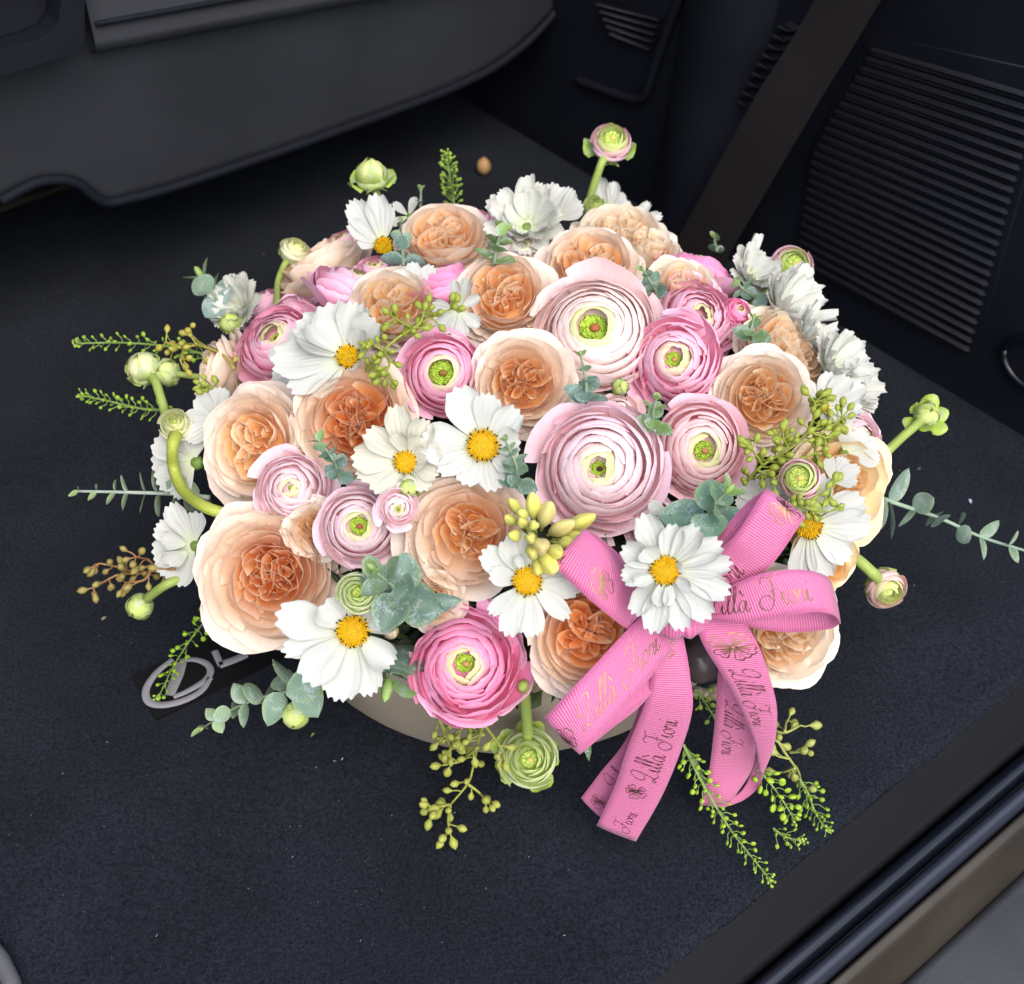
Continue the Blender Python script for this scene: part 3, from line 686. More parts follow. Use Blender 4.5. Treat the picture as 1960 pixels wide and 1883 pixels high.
# lint and crumbs
lt = MB()
for (x, y, r) in [(505, 485, 3.5), (605, 1468, 2.5), (655, 1452, 5), (640, 1456, 3), (1180, 1395, 3), (1530, 1280, 2), (120, 1480, 2.5), (205, 1420, 2), (560, 1640, 2.5), (475, 1700, 2), (1200, 1560, 2), (750, 1560, 2), (870, 1395 + 160, 3), (60, 1560, 2), (1620, 880, 3), (1750, 1120, 3), (1722, 900, 3), (250, 1230, 2), (690, 1800, 2.5), (930, 1700, 2), (1080, 1790, 2.5), (300, 1790, 2.5), (1012, 1640, 2)]:
    p = onz(x, y, .0012); a = rg.uniform(0, 3); r = r * .00017
    lt.blob(p, (r * rg.uniform(1, 3), r * .7, r * .5), frame((0, 0, 1), a), 6, 4, 1)
for k in range(80):
    x, y = rg.uniform(0, 1500), rg.uniform(1180, 1880); p = onz(x, y, .0006)
    if (p @ E2) > -.235: lt.blob(p, (rg.uniform(.0002, .0007), .00016, .00012), frame((0, 0, 1), rg.uniform(0, 3)), 5, 4, 1)
tag(lt.build('lint', LINT), 'pale specks of lint and crumbs scattered on the black carpet', 'lint', None, 'stuff')
# emblem patch sewn on the carpet, traced on the floor plane
def strokes_floor(mb, pts, wd, z, cyc=False, n=40):
    P = catmull(np.array([onz(x, y, z) for x, y in pts]), n); T = np.gradient(P, axis=0); T /= np.linalg.norm(T, axis=1)[:, None]; Sd = np.cross(T, [0, 0, 1.0])
    wd = np.interp(np.linspace(0, 1, n), np.linspace(0, 1, len(wd)), wd)[:, None] * .5; V = np.concatenate([P - Sd * wd, P - Sd * wd * .7 + EZ * .0006, P + Sd * wd * .7 + EZ * .0006, P + Sd * wd])
    Q = [(j * n + i, j * n + i + 1, (j + 1) * n + i + 1, (j + 1) * n + i) for j in range(3) for i in range(n - 1)]; mb.add(V, Q)
A_, B_ = onz(253, 1297, 0), onz(299, 1378, 0); Dd = nrm(onz(437, 1209, 0) - A_); ln = .16
pm = MB(); q0, q1, q2, q3 = A_, B_, B_ + Dd * ln, A_ + Dd * ln
up_ = EZ * .0012; pm.add([q0 - up_, q1 - up_, q2 - up_, q3 - up_, q0 + up_, q1 + up_, q2 + up_, q3 + up_], [(4, 5, 6, 7), (0, 1, 5, 4), (1, 2, 6, 5), (2, 3, 7, 6), (3, 0, 4, 7)])
patch = pm.build('emblem_patch', PATCH, flo, False)
em = MB(); zt = .0016
strokes_floor(em, [(330, 1262), (300, 1287), (280, 1318), (284, 1342), (310, 1349), (350, 1341), (385, 1322), (402, 1297)], [.0035, .0045, .005, .0045, .004], zt)
strokes_floor(em, [(345, 1264), (372, 1262), (395, 1270), (403, 1285), (392, 1302), (360, 1322), (332, 1334)], [.003, .004, .0045, .004, .0032], zt)
strokes_floor(em, [(346, 1268), (340, 1292), (331, 1314), (324, 1332)], [.0075, .007, .006], zt, n=14)
em.build('emblem_logo', THREAD, patch)
lt_ = MB()
strokes_floor(lt_, [(411, 1246), (418, 1262), (424, 1274)], [.0042, .0042], zt, n=8); strokes_floor(lt_, [(420, 1273), (450, 1262), (472, 1252)], [.0055, .0055], zt, n=8)
def line_letters(mb, chars, x0, dx):
    for ch, segs in chars:
        for s_ in segs: strokes_floor(mb, [(x0 + px * 44 + py * 15, 1262 - (x0 - 411) * .47 - px * 20 - py * 26 + 12) for px, py in s_], [.004, .004], zt, n=8)
        x0 += dx
line_letters(lt_, [('E', [[(0, 0), (0, 1)], [(0, 0), (.9, 0)], [(0, .5), (.8, .5)], [(0, 1), (.9, 1)]]), ('X', [[(0, 0), (.9, 1)], [(0, 1), (.9, 0)]]),
                  ('U', [[(0, 1), (.05, .2), (.4, 0), (.85, .2), (.9, 1)]]), ('S', [[(.9, .9), (.3, 1), (.1, .7), (.8, .4), (.7, 0), (0, .1)]])], 474, 58)
lt_.build('emblem_letters', THREAD, patch)

# seat back folded up over the floor, far left
YS = .465
def seatp(x, y, Y=YS):
    d = ray(x, y); t = (Y - CAM @ E2) / (d @ E2); p = CAM + d * t; return (p @ E1, p[2])
low = [(0, 388), (40, 366), (75, 351), (120, 348), (150, 357), (172, 375), (190, 387), (206, 391), (222, 389), (327, 362), (546, 288), (764, 210), (860, 172), (930, 138), (985, 100), (1030, 58), (1069, 12)]
o_ = [(-.55, .125)] + [seatp(*q) for q in low]; xe = o_[-1]
o_ += [(xe[0] + .012, xe[1] + .05), (xe[0] + .02, xe[1] + .12), (.44, .60), (-.55, .60)]
seat = empty('car_seat', mat4(CR, cp(0, YS, .1)), 'dark grey car seat back with curved lower edge, overhanging at the upper left', 'car seat'); WI = seat.matrix_world.inverted()
def pin(o, parent):
    o.parent = parent; o.matrix_parent_inverse = parent.matrix_world.inverted(); return o
pin(plate('seat_panel', o_, YS - .004, YS + .06, lambda u, v, d: cp(u, d, v), FABRIC, None, .012), seat)
pm = MB(); pts = [cp(u, YS - .005, v + .004) for u, v in o_[1:18]]; pm.tube(catmull(pts, 120), .0042, 8); pin(pm.build('piping', TRIMG), seat)
# upper ledge with a rolled edge
c0 = seatp(0, 136); c1 = seatp(709, 0)
rp = MB(); pr_ = [(YS + .001, .36), (YS - .022, .36), (YS - .022, .018)] + [(YS - .012 - .010 * math.cos(a), .018 - .013 * math.sin(a)) for a in np.linspace(0, 1.57, 5)] + [(YS - .0, .003)]
for i, (xa, xb) in enumerate([(-.033, .50)]):
    V = []; m = len(pr_)
    for X in np.linspace(xa, xb, 12):
        zb = c0[1] + (c1[1] - c0[1]) * (X - c0[0]) / (c1[0] - c0[0])
        V += [cp(X, y, zb + z) for y, z in pr_]
    rp.add(V, [(k * m + i_, k * m + i_ + 1, (k + 1) * m + i_ + 1, (k + 1) * m + i_) for k in range(11) for i_ in range(m - 1)])
pin(rp.build('upper_ledge', FABRIC), seat)
sm = MB(); sm.tube([cp(X, YS - .0235, c0[1] + .030 + (c1[1] - c0[1]) * (X - c0[0]) / (c1[0] - c0[0])) for X in np.linspace(-.03, .5, 20)], .0022, 6); pin(sm.build('seam', TRIMG), seat)
# latch frame at the corner
def lat(x, y): return seatp(x, y, YS - .03)
fo = [lat(0, 142), lat(80, 118), lat(140, 100), lat(156, 88), lat(158, 60), lat(158, -60), lat(-120, -60), lat(-120, 175)]
fi = [lat(0, 92), lat(60, 76), lat(92, 62), lat(108, 40), lat(112, 0), lat(112, -58), lat(-118, -58), lat(-118, 128)]
fm = bpy.data.meshes.new('latch_frame'); m = len(fo)
V = [cp(u, YS - .034, v) for u, v in fo] + [cp(u, YS - .034, v) for u, v in fi] + [cp(u, YS - .005, v) for u, v in fo] + [cp(u, YS - .012, v) for u, v in fi]
F = [(i, (i + 1) % m, m + (i + 1) % m, m + i) for i in range(m)] + [(2 * m + i, 2 * m + (i + 1) % m, (i + 1) % m, i) for i in range(m)] + [(m + i, m + (i + 1) % m, 3 * m + (i + 1) % m, 3 * m + i) for i in range(m)]
fm.from_pydata([tuple(v) for v in V], [], F); fm.materials.append(TRIMG); lf = link('latch_frame', fm)
bv = lf.modifiers.new('bevel', 'BEVEL'); bv.width = .004; bv.segments = 3; bv.limit_method = 'ANGLE'
pin(lf, seat)
rc = MB(); rc.add([cp(u, YS - .011, v) for u, v in fi], None, [(0, i, i + 1) for i in range(1, m - 1)]); r_ = rc.build('latch_recess', TRIM, None, False); pin(r_, lf)
# rail just seen under the seat
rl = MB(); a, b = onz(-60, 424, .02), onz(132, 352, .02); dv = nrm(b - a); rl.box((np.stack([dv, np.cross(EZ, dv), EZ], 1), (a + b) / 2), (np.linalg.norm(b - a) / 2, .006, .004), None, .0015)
tag(rl.build('seat_rail', RAIL_REFLECT), 'thin brown metal rail under the notch of the seat at the far left', 'rail')
# bulkhead behind, closes the boot; unseen, added to darken it under the seat
bk = MB(); bk.box((CR, cp(-.2, 1.0, .4)), (.7, .02, .42), None, .005); tag(bk.build('unseen_bulkhead', TRIM, None, False), None, None, None, 'structure')

# unseen roof lining and left wall, added to keep sky off the boot's back
hl = MB(); hl.box((CR, cp(-.2, .66, .86)), (.66, .36, .02), None, .006); tag(hl.build('unseen_headliner', plastic('headliner_cloth', (.10, .10, .10), .9, .3), None, False), None, None, None, 'structure')
lw = MB(); lw.box((CR, cp(-.87, .38, .39)), (.02, .62, .41), None, .005); tag(lw.build('unseen_left_wall', TRIM, None, False), None, None, None, 'structure')
# right side wall
XW = .408
def wallp(x, y, X=XW):
    d = ray(x, y); t = (X - CAM @ E1) / (d @ E1); p = CAM + d * t; return p @ E2, p[2]
wall = empty('side_trim', mat4(CR, cp(XW, .1, 0)), 'black moulded side wall of the car boot with a ribbed grille', 'side panel')
wb = MB(); wb.box((CR, cp(XW + .02, .33, .32)), (.02, .68, .34), None, .004); pin(wb.build('wall_panel', TRIM, None, False), wall)
gp = [(.102, .240), (.128, .17), (.1375, .136), (.1355, .05), (.118, .031), (-.036, .036), (-.047, .046), (-.043, .20), (-.045, .262)]
pin(plate('grille_frame', gp, XW - .0015, XW + .001, lambda u, v, d: cp(d, u, v), TRIM, None, .001), wall)
nr = 25
for k in range(nr):
    z = .042 + k * (.236 - .042) / (nr - 1)
    yl = np.interp(z, [.03, .05, .136, .17, .24], [.116, .133, .135, .125, .099]); yr = np.interp(z, [.04, .2], [-.043, -.039])
    tl = .004 + .010 * (z - .04) / .2
    R_ = np.stack([nrm(E1), nrm(-E2 + EZ * (tl / (yl - yr))), nrm(np.cross(E1, -E2 + EZ * (tl / (yl - yr))))], 1)
    rb = MB(); rb.box((R_, cp(XW - .0030, (yl + yr) / 2, z)), (.0030, (yl - yr) / 2, .0030), None, .0026); pin(rb.build('rib', TRIMG), wall)
# second, half hidden grille deeper in
for k in range(5):
    y0, z0 = wallp(1150 + k * 6, 4 + k * 14); y1, z1 = wallp(1272 - k * 5, 34 + k * 14)
    a, b = cp(XW - .003, y0, z0), cp(XW - .003, y1, z1); d = nrm(b - a); rb = MB(); rb.box((np.stack([d, nrm(np.cross(E1, d)), E1], 1), (a + b) / 2), (np.linalg.norm(b - a) / 2, .0022, .003), None, .001); pin(rb.build('rib', TRIM), wall)
fl_ = MB(); fl_.tube(catmull([cp(XW - .004, *wallp(x, y)) for x, y in [(1330, -60), (1306, 0), (1270, 95), (1247, 165), (1236, 184), (1215, 186), (1170, 172), (1110, 150)]], 40), .0042, 8); pin(fl_.build('grille_edge', TRIMG), wall)
# rounded pillar
pv = MB(); V = []
ys = np.linspace(.205, .300, 16)
for z in np.linspace(0, .66, 12):
    for i, y in enumerate(ys): V.append(cp(XW - .026 * math.sin(math.pi * i / 15) ** .8, y + .10 * (z - .1) * -.9, z))
pv.add(V, gridfaces(12, 16)); pin(pv.build('pillar', TRIM), wall)
# toothed trim behind the belt
for k in range(9):
    f = k / 8; x, y = 1524 + (1445 - 1524) * f, 46 + (190 - 46) * f; yy, zz = wallp(x, y)
    rb = MB(); rb.box((CR, cp(XW - .008, yy, zz)), (.006, .007, .0016), None, .001); pin(rb.build('tooth', TRIMG), wall)
# handle recess ring at the right border
rr = MB(); yc, zc = wallp(1990, 700); rr.tube([cp(XW - .003, yc + .028 * math.cos(a), zc + .020 * math.sin(a)) for a in np.linspace(0, 6.283, 30)], .003, 8); pin(rr.build('recess_rim', GLOSS), wall)
# belt
bt = MB(); n = 20; XB = XW - .03
Lp = catmull([cp(XB, *wallp(x, y, XB)) for x, y in [(1600, -90), (1559, 0), (1500, 100), (1443, 190), (1327, 401), (1290, 470), (1270, 510)]], n)
Rp = catmull([cp(XB, *wallp(x, y, XB)) for x, y in [(1740, -90), (1685, 0), (1622, 105), (1560, 206), (1434, 420), (1405, 470), (1385, 510)]], n)
V = np.concatenate([Lp, Lp * .5 + Rp * .5 - E1 * .002, Rp]); V = np.concatenate([V, V + E1 * .0012])
bt.add(V, [(j * n + i + o2, j * n + i + 1 + o2, (j + 1) * n + i + 1 + o2, (j + 1) * n + i + o2) for o2 in (0, 3 * n) for j in range(2) for i in range(n - 1)])
tag(bt.build('seat_belt', BELT), 'dark brown seat belt strap running down the side wall left of the ribbed grille', 'seat belt')

# rear edge of the boot: sill, lip, gold reflection painted as a strip, bumper pad
sill = empty('rear_sill', mat4(CR, cp(0, -.26, -.02)), 'black plastic loading sill along the rear edge of the carpet', 'sill')
mb = MB(); extr(mb, [(-.236, -.018), (-.2405, -.0065), (-.243, -.0075), (-.2475, -.013), (-.264, -.0165), (-.2665, -.018), (-.2675, -.030), (-.236, -.04)], -.8, .8, None, 30); pin(mb.build('sill_tread', SILLP), sill)
mb = MB(); extr(mb, [(-.2683, -.034), (-.2683, -.026), (-.271, -.0215), (-.2745, -.0205), (-.278, -.023), (-.280, -.031), (-.280, -.04)], -.8, .8, None, 30); pin(mb.build('rubber_seal', GLOSS), sill)
mb = MB(); extr(mb, [(-.2805, -.045), (-.2815, -.030), (-.284, -.025), (-.2875, -.0255), (-.2900, -.031), (-.2905, -.045)], -.8, .8, None, 30); pin(mb.build('painted_lip', plastic('lip_paint', (.020, .023, .036), .3, .02, 300, .5)), sill)
bump = empty('bumper', mat4(CR, cp(0, -.3, -.1)), 'grey dusty bumper with a strip coloured as a gold-brown reflection at the bottom right corner', 'bumper')
mb = MB(); extr(mb, [(-.2900, -.05), (-.2912, -.038), (-.2935, -.036), (-.2975, -.052), (-.300, -.066), (-.303, -.073), (-.306, -.082), (-.306, -.12), (-.285, -.12)], -.8, .8, None, 30); pin(mb.build('reflection_strip', RAIL_REFLECT), bump)  # gold-brown reflection on the bumper face, put into the strip's colour
mb = MB(); extr(mb, [(-.3063, -.115), (-.3063, -.092), (-.312, -.088), (-.40, -.094), (-.42, -.11), (-.43, -.45), (-.31, -.45)], -.8, .8, None, 30); pin(mb.build('bumper_pad', PAD), bump)
gr = MB(); gr.add([(-6, -6, -.72), (6, -6, -.72), (6, 6, -.72), (-6, 6, -.72)], [(0, 1, 2, 3)]); tag(gr.build('ground', plastic('asphalt', (.05, .05, .052), .9, .5, 200, .2)), None, None, None, 'structure')
# corner of a silvery trim at the lower left
ct = MB(); ct.tube([onz(-60, 1760, .004), onz(2, 1838, .004), onz(22, 1880, .004), onz(40, 1960, .004)], .0045, 10)
tag(ct.build('edge_trim', plastic('pewter', (.16, .16, .17), .4, .6, 500, .5, .3)), 'grey glittering edge trim at the bottom left corner of the carpet', 'trim')
nb = MB(); p = onz(926, 318, .009); nb.blob(p, (.0068, .0066, .0085), None, 14, 9, 1, lambda V: V * (1 + .04 * np.sin(V[:, :1] * 7))); nb.blob(p + [0, 0, .0085], (.0018, .0018, .0015), None, 6, 4)
tag(nb.build('nut', plastic('tan_nut', lin((176, 138, 92)), .6, .3, 200)), 'small round tan nut lying on the dark floor behind the bouquet', 'nut')
for (x, y, s, c, lab) in [(195, 1187, .0042, (150, 142, 130), 'narrow dry petal scrap on the carpet left of the hanging green bud'), (1855, 955, .0038, (200, 204, 232), 'small bluish white petal scrap on the carpet above the right eucalyptus sprig'),
                          (1763, 896, .0036, (90, 88, 92), 'tiny grey leaf scrap on the carpet right of the yellow rose'), (602, 1403, .0030, (120, 140, 60), 'tiny green crumb on the carpet right of the lowest closed bud')]:
    rng = np.random.default_rng(int(x)); V, Q, C, U = leafmesh(rng, s, s * .5, c, c, .3, .3, .2); me = rawmesh('petal_scrap', V, Q, C, U, POD)
    o = link('petal_scrap', me, None, mat4(frame((0.1, -.1, 1), rng.uniform(0, 6)), onz(x, y, .0015))); tag(o, lab, 'scrap', 'scraps on the carpet')

# ------------------------------------------------------------------ the box and the green filling
px = MB(); RB = .150; cx_, cy_ = .0, .03
prof = [(RB - .004, .001), (RB, .004), (RB + .004, .085), (RB + .0045, .088), (RB + .003, .090), (RB - .001, .088), (RB - .002, .06)]
n = 72; V = [(cx_ + r * math.cos(2 * math.pi * i / n), cy_ + r * math.sin(2 * math.pi * i / n), z) for i in range(n) for r, z in prof]
px.add(V, gridfaces(n, len(prof), 0, True)); box = empty('flower_box', Matrix.Translation((cx_, cy_, 0)), 'round grey-beige flower box under the bouquet', 'flower box')
pin(px.build('box_wall', POT), box)
fm_ = MB(); fm_.blob((cx_, cy_, .075), (.145, .145, .02), None, 30, 6, lin((30, 40, 22))); pin(fm_.build('floral_foam', FILL), box)
rng = np.random.default_rng(3); fl2 = MB(); fl2.blob(DC - [0, 0, .012], DS * .80, None, 40, 16, lin((24, 32, 16)))
nl = 5200; th = rng.uniform(0, 6.283, nl); ze = rng.uniform(-.45, 1, nl); rr = np.sqrt(1 - ze ** 2)
Dn = np.stack([rr * np.cos(th), rr * np.sin(th), ze], 1); Pp = (DC - [0, 0, .012]) + Dn * DS * rng.uniform(.78, .885, nl)[:, None]
for k in range(nl):
    a = nrm(rng.normal(0, 1, 3) + Dn[k] * .3); b = nrm(np.cross(a, rng.normal(0, 1, 3))); L = rng.uniform(.006, .016); W = L * rng.uniform(.15, .4); p = Pp[k]
    c = lin([(62, 84, 34), (90, 112, 50), (44, 62, 34), (84, 104, 84)][rng.integers(4)]) * rng.uniform(.5, 1.1)
    nz_ = np.cross(a, b) * W * .3
    fl2.add([p, p + a * L * .5 + b * W, p + a * L, p + a * L * .5 - b * W, p + a * L * .5 + nz_], None, [(0, 1, 4), (1, 2, 4), (2, 3, 4), (3, 0, 4)], c)
tag(fl2.build('filler_foliage', FILL, None, False), 'dark green leaves filling the gaps between the flowers', 'foliage', None, 'stuff')

# ------------------------------------------------------------------ flowers, placed on the dome
DW = (220, 222, 213)
def head(x, y, tilt=None, dw=0.0, roll=0.0, mix=.62):
    w_ = wat(x, y, dw); p = onw(x, y, w_)
    if tilt is None: n = nrm(dnorm(onw(x, y, wat(x, y))) * mix + nrm(CAM - p) * (1 - mix))
    else:
        a, b = tilt[:2]; r = ray(x, y); f = -nrm(r); rt_ = nrm(RT - f * (RT @ f)); up_ = np.cross(f, rt_); n = nrm(rt_ * a + up_ * b + f * (tilt[2] if len(tilt) > 2 else math.sqrt(max(.0, 1 - a * a - b * b))))
    return mat4(frame(n, roll), p), w_ / FPX
def RO(x, y, R, lab, pal='apricot', seed=0, tilt=None, dw=0.0, **k):
    M, s = head(x, y, tilt, dw, k.pop('roll', 0)); return rose('garden_rose', lab, M, R * s * 1.08, pal, seed, **k)
def RA(x, y, R, lab, pal='pale', seed=0, tilt=None, dw=0.0, **k):
    M, s = head(x, y, tilt, dw, k.pop('roll', 0)); return ranunculus('ranunculus', lab, M, R * s * 1.04, pal, seed=seed, **k)
def CO(x, y, R, lab, pets, seed=0, tilt=None, dw=0.0, **k):
    M, s = head(x, y, tilt, dw, k.pop('roll', 0)); return cosmos('cosmos', lab, M, R * s * (1.10 if k.get('white') is DW else 1.06), pets, seed, **k)
def BU(x, y, R, lab, pal, seed=0, tilt=None, dw=0.0, stem=(), **k):
    M, s = head(x, y, tilt, dw, k.pop('roll', 0)); st = [at(*q) if len(q) < 3 else at(q[0], q[1], q[2]) for q in stem] if len(stem) else None
    return bud('ranunculus_bud', lab, M, R * s * 1.15, pal, seed, stem=st, **k)

# apricot roses
RO(885, 1022, 126, 'peach rose with deep orange folded heart directly left of the yellow buds', 'apricot', 1, (-.10, .02), -.004, cr=.42, coff=(.10, .02), nin=3, swirl=1.3, cup=.14, nmid=22)
RO(1003, 728, 98, 'orange-hearted rose between the deep pink ranunculus and the large upper pale one', 'apricot', 2, (0, .10), -.002, cr=.46, nin=4, coff=(-.02, -.04))
RO(668, 795, 118, 'rose with the strongest orange heart, its right side overlapped by a white cosmos', 'orange', 3, (-.12, .15), 0, cr=.50, nin=5, coff=(.12, -.06))
RO(478, 850, 118, 'peach rose facing left at the left side, above the small pink side-on ranunculus', 'apricot', 4, (-.52, .10), .004, cr=.48, nin=3, cup=.06)
RO(508, 1108, 140, 'very large blush rose with orange heart at the lower left of the bouquet', 'orange', 5, (-.18, -.06), .0, cr=.40, coff=(.08, .06), nout=11, nin=4)
RO(1118, 1222, 112, 'ruffled coral-orange rose at the bottom, left of the bow and under the cosmos', 'orange', 6, (.05, -.05), .004, cr=.52, nin=4, coff=(.06, .10), cup=.10)
RO(1460, 762, 100, 'creamy apricot rose on the right, just above the big cluster of green seed pods', 'blushr', 7, (.15, .12), .0, cr=.5, nin=4, coff=(.02, .02))
RO(1512, 668, 106, 'pale apricot rose seen from the side right of the four-leaved green sprig', 'pale', 8, (.60, .45), .0, cr=.5)
RO(1628, 940, 118, 'yellow-apricot rose opening to the right at the right edge of the bouquet', 'yellow', 9, (.62, -.10), .010, cr=.30, nout=12, nmid=10, coff=(-.15, .2))
RO(1500, 1215, 118, 'blush rose under the right ribbon loop, facing down to the right', 'pale', 10, (.30, -.30), .005, cr=.45, nout=11)
RO(752, 583, 96, 'cream rose with soft orange heart above the sprig of green seed pods', 'blushr', 11, (-.05, .50), .0, cr=.48)
RO(850, 448, 92, 'peach rose at the back rim, above the hot pink ranunculus', 'apricot', 12, (-.05, .66), .0, cr=.5)
RO(965, 562, 96, 'apricot rose just left of the largest pale ranunculus, its outer petals flaring right', 'apricot', 13, (-.02, .40), .0, cr=.5)
RO(1130, 505, 100, 'apricot rose right behind the upper pale ranunculus with the broad green eye', 'apricot', 14, (.04, .60), .0, cr=.52)
RO(1195, 447, 98, 'pale cream rose farthest back on the right, below the small green bud', 'pale', 15, (.15, .72), .0, cr=.45)
RO(603, 498, 108, 'pale peach rose seen from behind at the back left, beside the cream bud', 'rear', 16, (-.55, .85, .10), .0, cr=.45)
RO(402, 716, 86, 'pale peach rose at the left border, seen from the side', 'rear', 17, (-.95, .25, .15), .0, cr=.45)
RO(1312, 545, 80, 'small creamy rose tucked behind the ruffled pink ranunculus', 'pale', 18, (.30, .62), .004, cr=.45, nmid=9, nin=3)

# ranunculus
RA(1145, 895, 134, 'largest pale pink ranunculus with a small dark eye, in the middle of the bouquet', 'pale', 21, (.0, .06), .004, N_=50, e=.115, dark=(70, 32, 34), hgt=.40)
RA(1136, 622, 128, 'large blush white ranunculus with a broad green eye at the top centre', 'blush', 22, (.0, .34), .004, N_=50, e=.21, dark=(170, 100, 60), hgt=.36)
RA(1350, 862, 98, 'pink ranunculus with a green eye set to the right, above the big round eucalyptus leaves', 'peachpink', 23, (.22, .02), .0, N_=42, e=.19, dark=(190, 130, 90), squash=1.05)
RA(686, 1006, 85, 'pale pink ranunculus with a green eye, left of the large peach rose', 'pale', 24, (-.10, .04), .0, N_=40, e=.20, dark=(170, 90, 70))
RA(553, 932, 82, 'small tightly spiralled pink ranunculus between the left roses, its eye hidden', 'pale', 25, (-.15, .10), .0, N_=38, e=.06, dark=(190, 190, 110), wild=1.4)
RA(1290, 685, 100, 'mid pink ranunculus with loose petals and a small golden eye, right of the centre', 'mid', 26, (.06, .14), .004, N_=34, e=.15, wild=2.2, dark=(200, 150, 90))
RA(1342, 602, 94, 'ruffled lilac pink ranunculus turned up and away behind the mid pink one', 'mid', 27, (.35, .45), .0, N_=46, e=.10, wild=2.4)
RA(846, 712, 86, 'deep pink ranunculus with a large pale green eye, left of the centre', 'pink', 28, (0, .12), .0, N_=36, e=.25, dark=(140, 110, 40), geye=(226, 236, 176))
RA(889, 1270, 122, 'hot pink ranunculus at the bottom front, overhanging the grey box', 'hot', 29, (-.04, -.10), .0, N_=48, e=.15, wild=2.1, dark=(190, 140, 90))
RA(522, 640, 104, 'pink ranunculus on the upper left seen from its side', 'mid', 30, (-.40, .58), .008, N_=46, e=.12, wild=1.8)
RA(694, 528, 98, 'pale lilac ranunculus at the back left seen from the side, petals pointing up right', 'lilac', 31, (.35, .85, .10), .004, N_=40, e=.12, wild=2.0)
RA(848, 512, 86, 'hot pink ranunculus half hidden between two roses at the back', 'hot', 32, (-.15, .95, .12), .002, N_=36, e=.12, wild=1.5)
RA(1352, 498, 86, 'bright pink ranunculus at the back right rim, seen from behind', 'hot', 33, (.30, .85, -.15), .0, N_=34, e=.10, wild=1.5)
RA(1655, 838, 84, 'very pale pink ranunculus at the right border between white petals and the yellow rose', 'pale', 34, (.75, .15), .004, N_=44, e=.10, wild=1.8)
RA(492, 572, 54, 'small lilac pink ranunculus at the left back rim, behind a white cosmos', 'lilac', 35, (-.55, .75), .0, N_=26, e=.12)
RA(652, 452, 46, 'sliver of a lilac ranunculus behind the upright white cosmos petals', 'lilac', 36, (-.3, .85), .0, N_=22, e=.12)
RA(914, 412, 44, 'small pink ranunculus at the back rim between a rose and a white double cosmos', 'lilac', 37, (0, .85), .0, N_=22, e=.12)
RA(762, 975, 44, 'small pale ranunculus mostly hidden under the half double cosmos', 'pale', 38, (.1, -.1), .014, N_=26, e=.12)
RA(1420, 590, 34, 'sliver of a pink ranunculus below the back right bud stem', 'hot', 39, (.5, .5), .006, N_=18, e=.12)

# cosmos
CO(924, 853, 108, 'white cosmos with full yellow centre and wide left petals, at mid bouquet',
   [(178, 1.02, .74, .08, .1), (118, 1.05, .66, .16, .1), (82, .86, .50, .2), (45, .84, .50, .2, .2), (8, .62, .5, .2, .3), (-32, .66, .5, .12), (-75, .78, .5, .05), (-118, .72, .50, .02), (-150, .86, .4, .05)], 41, (0, .10), .022, r=.27)
CO(777, 884, 84, 'half double creamy white cosmos whose petals partly cover its yellow centre',
   [(175, 1.15, .7, .1, .2), (140, 1.05, .6, .25, .2), (100, 1.2, .6, .3, .2), (60, 1.0, .6, .3, .3), (20, .8, .6, .3), (-20, .75, .5, .2), (-55, .75, .5, .1), (-95, .62, .6, .05), (-140, .95, .6, .02), (-165, 1.1, .5, .05)], 42, (-.10, .06), .020, r=.25,
   inner=[(60, .62, .45, .7, .3, .3), (15, .5, .45, .8, .3, .4), (100, .6, .4, .8, .4, .2), (-20, .4, .34, .8, .2, .3)], white=(206, 205, 188))
CO(1010, 1112, 100, 'white cosmos with drooping narrow petals directly above the ruffled coral rose',
   [(148, .98, .55, .1, .1), (110, .88, .72, .2, .1), (170, .7, .4, .1), (15, .78, .42, .1, .2, .2), (-12, .95, .40, .0, .2, .2), (-42, 1.0, .38, 0, .3, .2), (-84, 1.0, .52, 0, .1), (-112, 1.05, .50, .02, .1), (-135, .9, .35, .02)], 43, (0, 0), .022, r=.265,
   inner=[(112, .5, .22, .7, .6, .6)])
CO(675, 1208, 118, 'large white cosmos with yellow centre at the lower left front, petals fanned downwards',
   [(-72, 1.02, .52, .0, .1), (-104, 1.08, .62, .0, .1), (-134, 1.05, .62, .0, .1), (168, 1.18, .62, .04, .1), (196, 1.1, .4, 0), (130, .62, .66, .3, .3), (60, .5, .5, .3, .2), (25, .72, .5, .2, .3), (-38, .80, .46, .15, .6, .2)], 44, (-.05, -.08), .020, r=.24)
CO(1273, 1092, 106, 'white half double cosmos lying on the knot of the pink bow', [(112, 1.02, .52, .22, .3), (80, .80, .44, .25, .4, .1), (52, .92, .46, .2, .4), (28, 1.06, .46, .1, .3), (6, 1.12, .44, .06, .2), (-18, 1.14, .50, .02, .2), (-46, 1.10, .52, .0, .2), (-74, 1.05, .46, -.02, .2), (-103, 1.08, .48, -.02, .2), (-130, .92, .42, .02, .3), (150, .82, .46, .2, .4), (185, .74, .42, .15, .4)], 45, (0, 0), .050, r=.24,
   inner=[(-100, .62, .3, .3, .5, .2), (-150, .55, .3, .4, .6, .2), (-35, .52, .22, .5, .4, .1), (-75, .6, .25, .35, .4, .3), (15, .3, .22, .9, .2, .4), (130, .5, .4, .5, .3)])
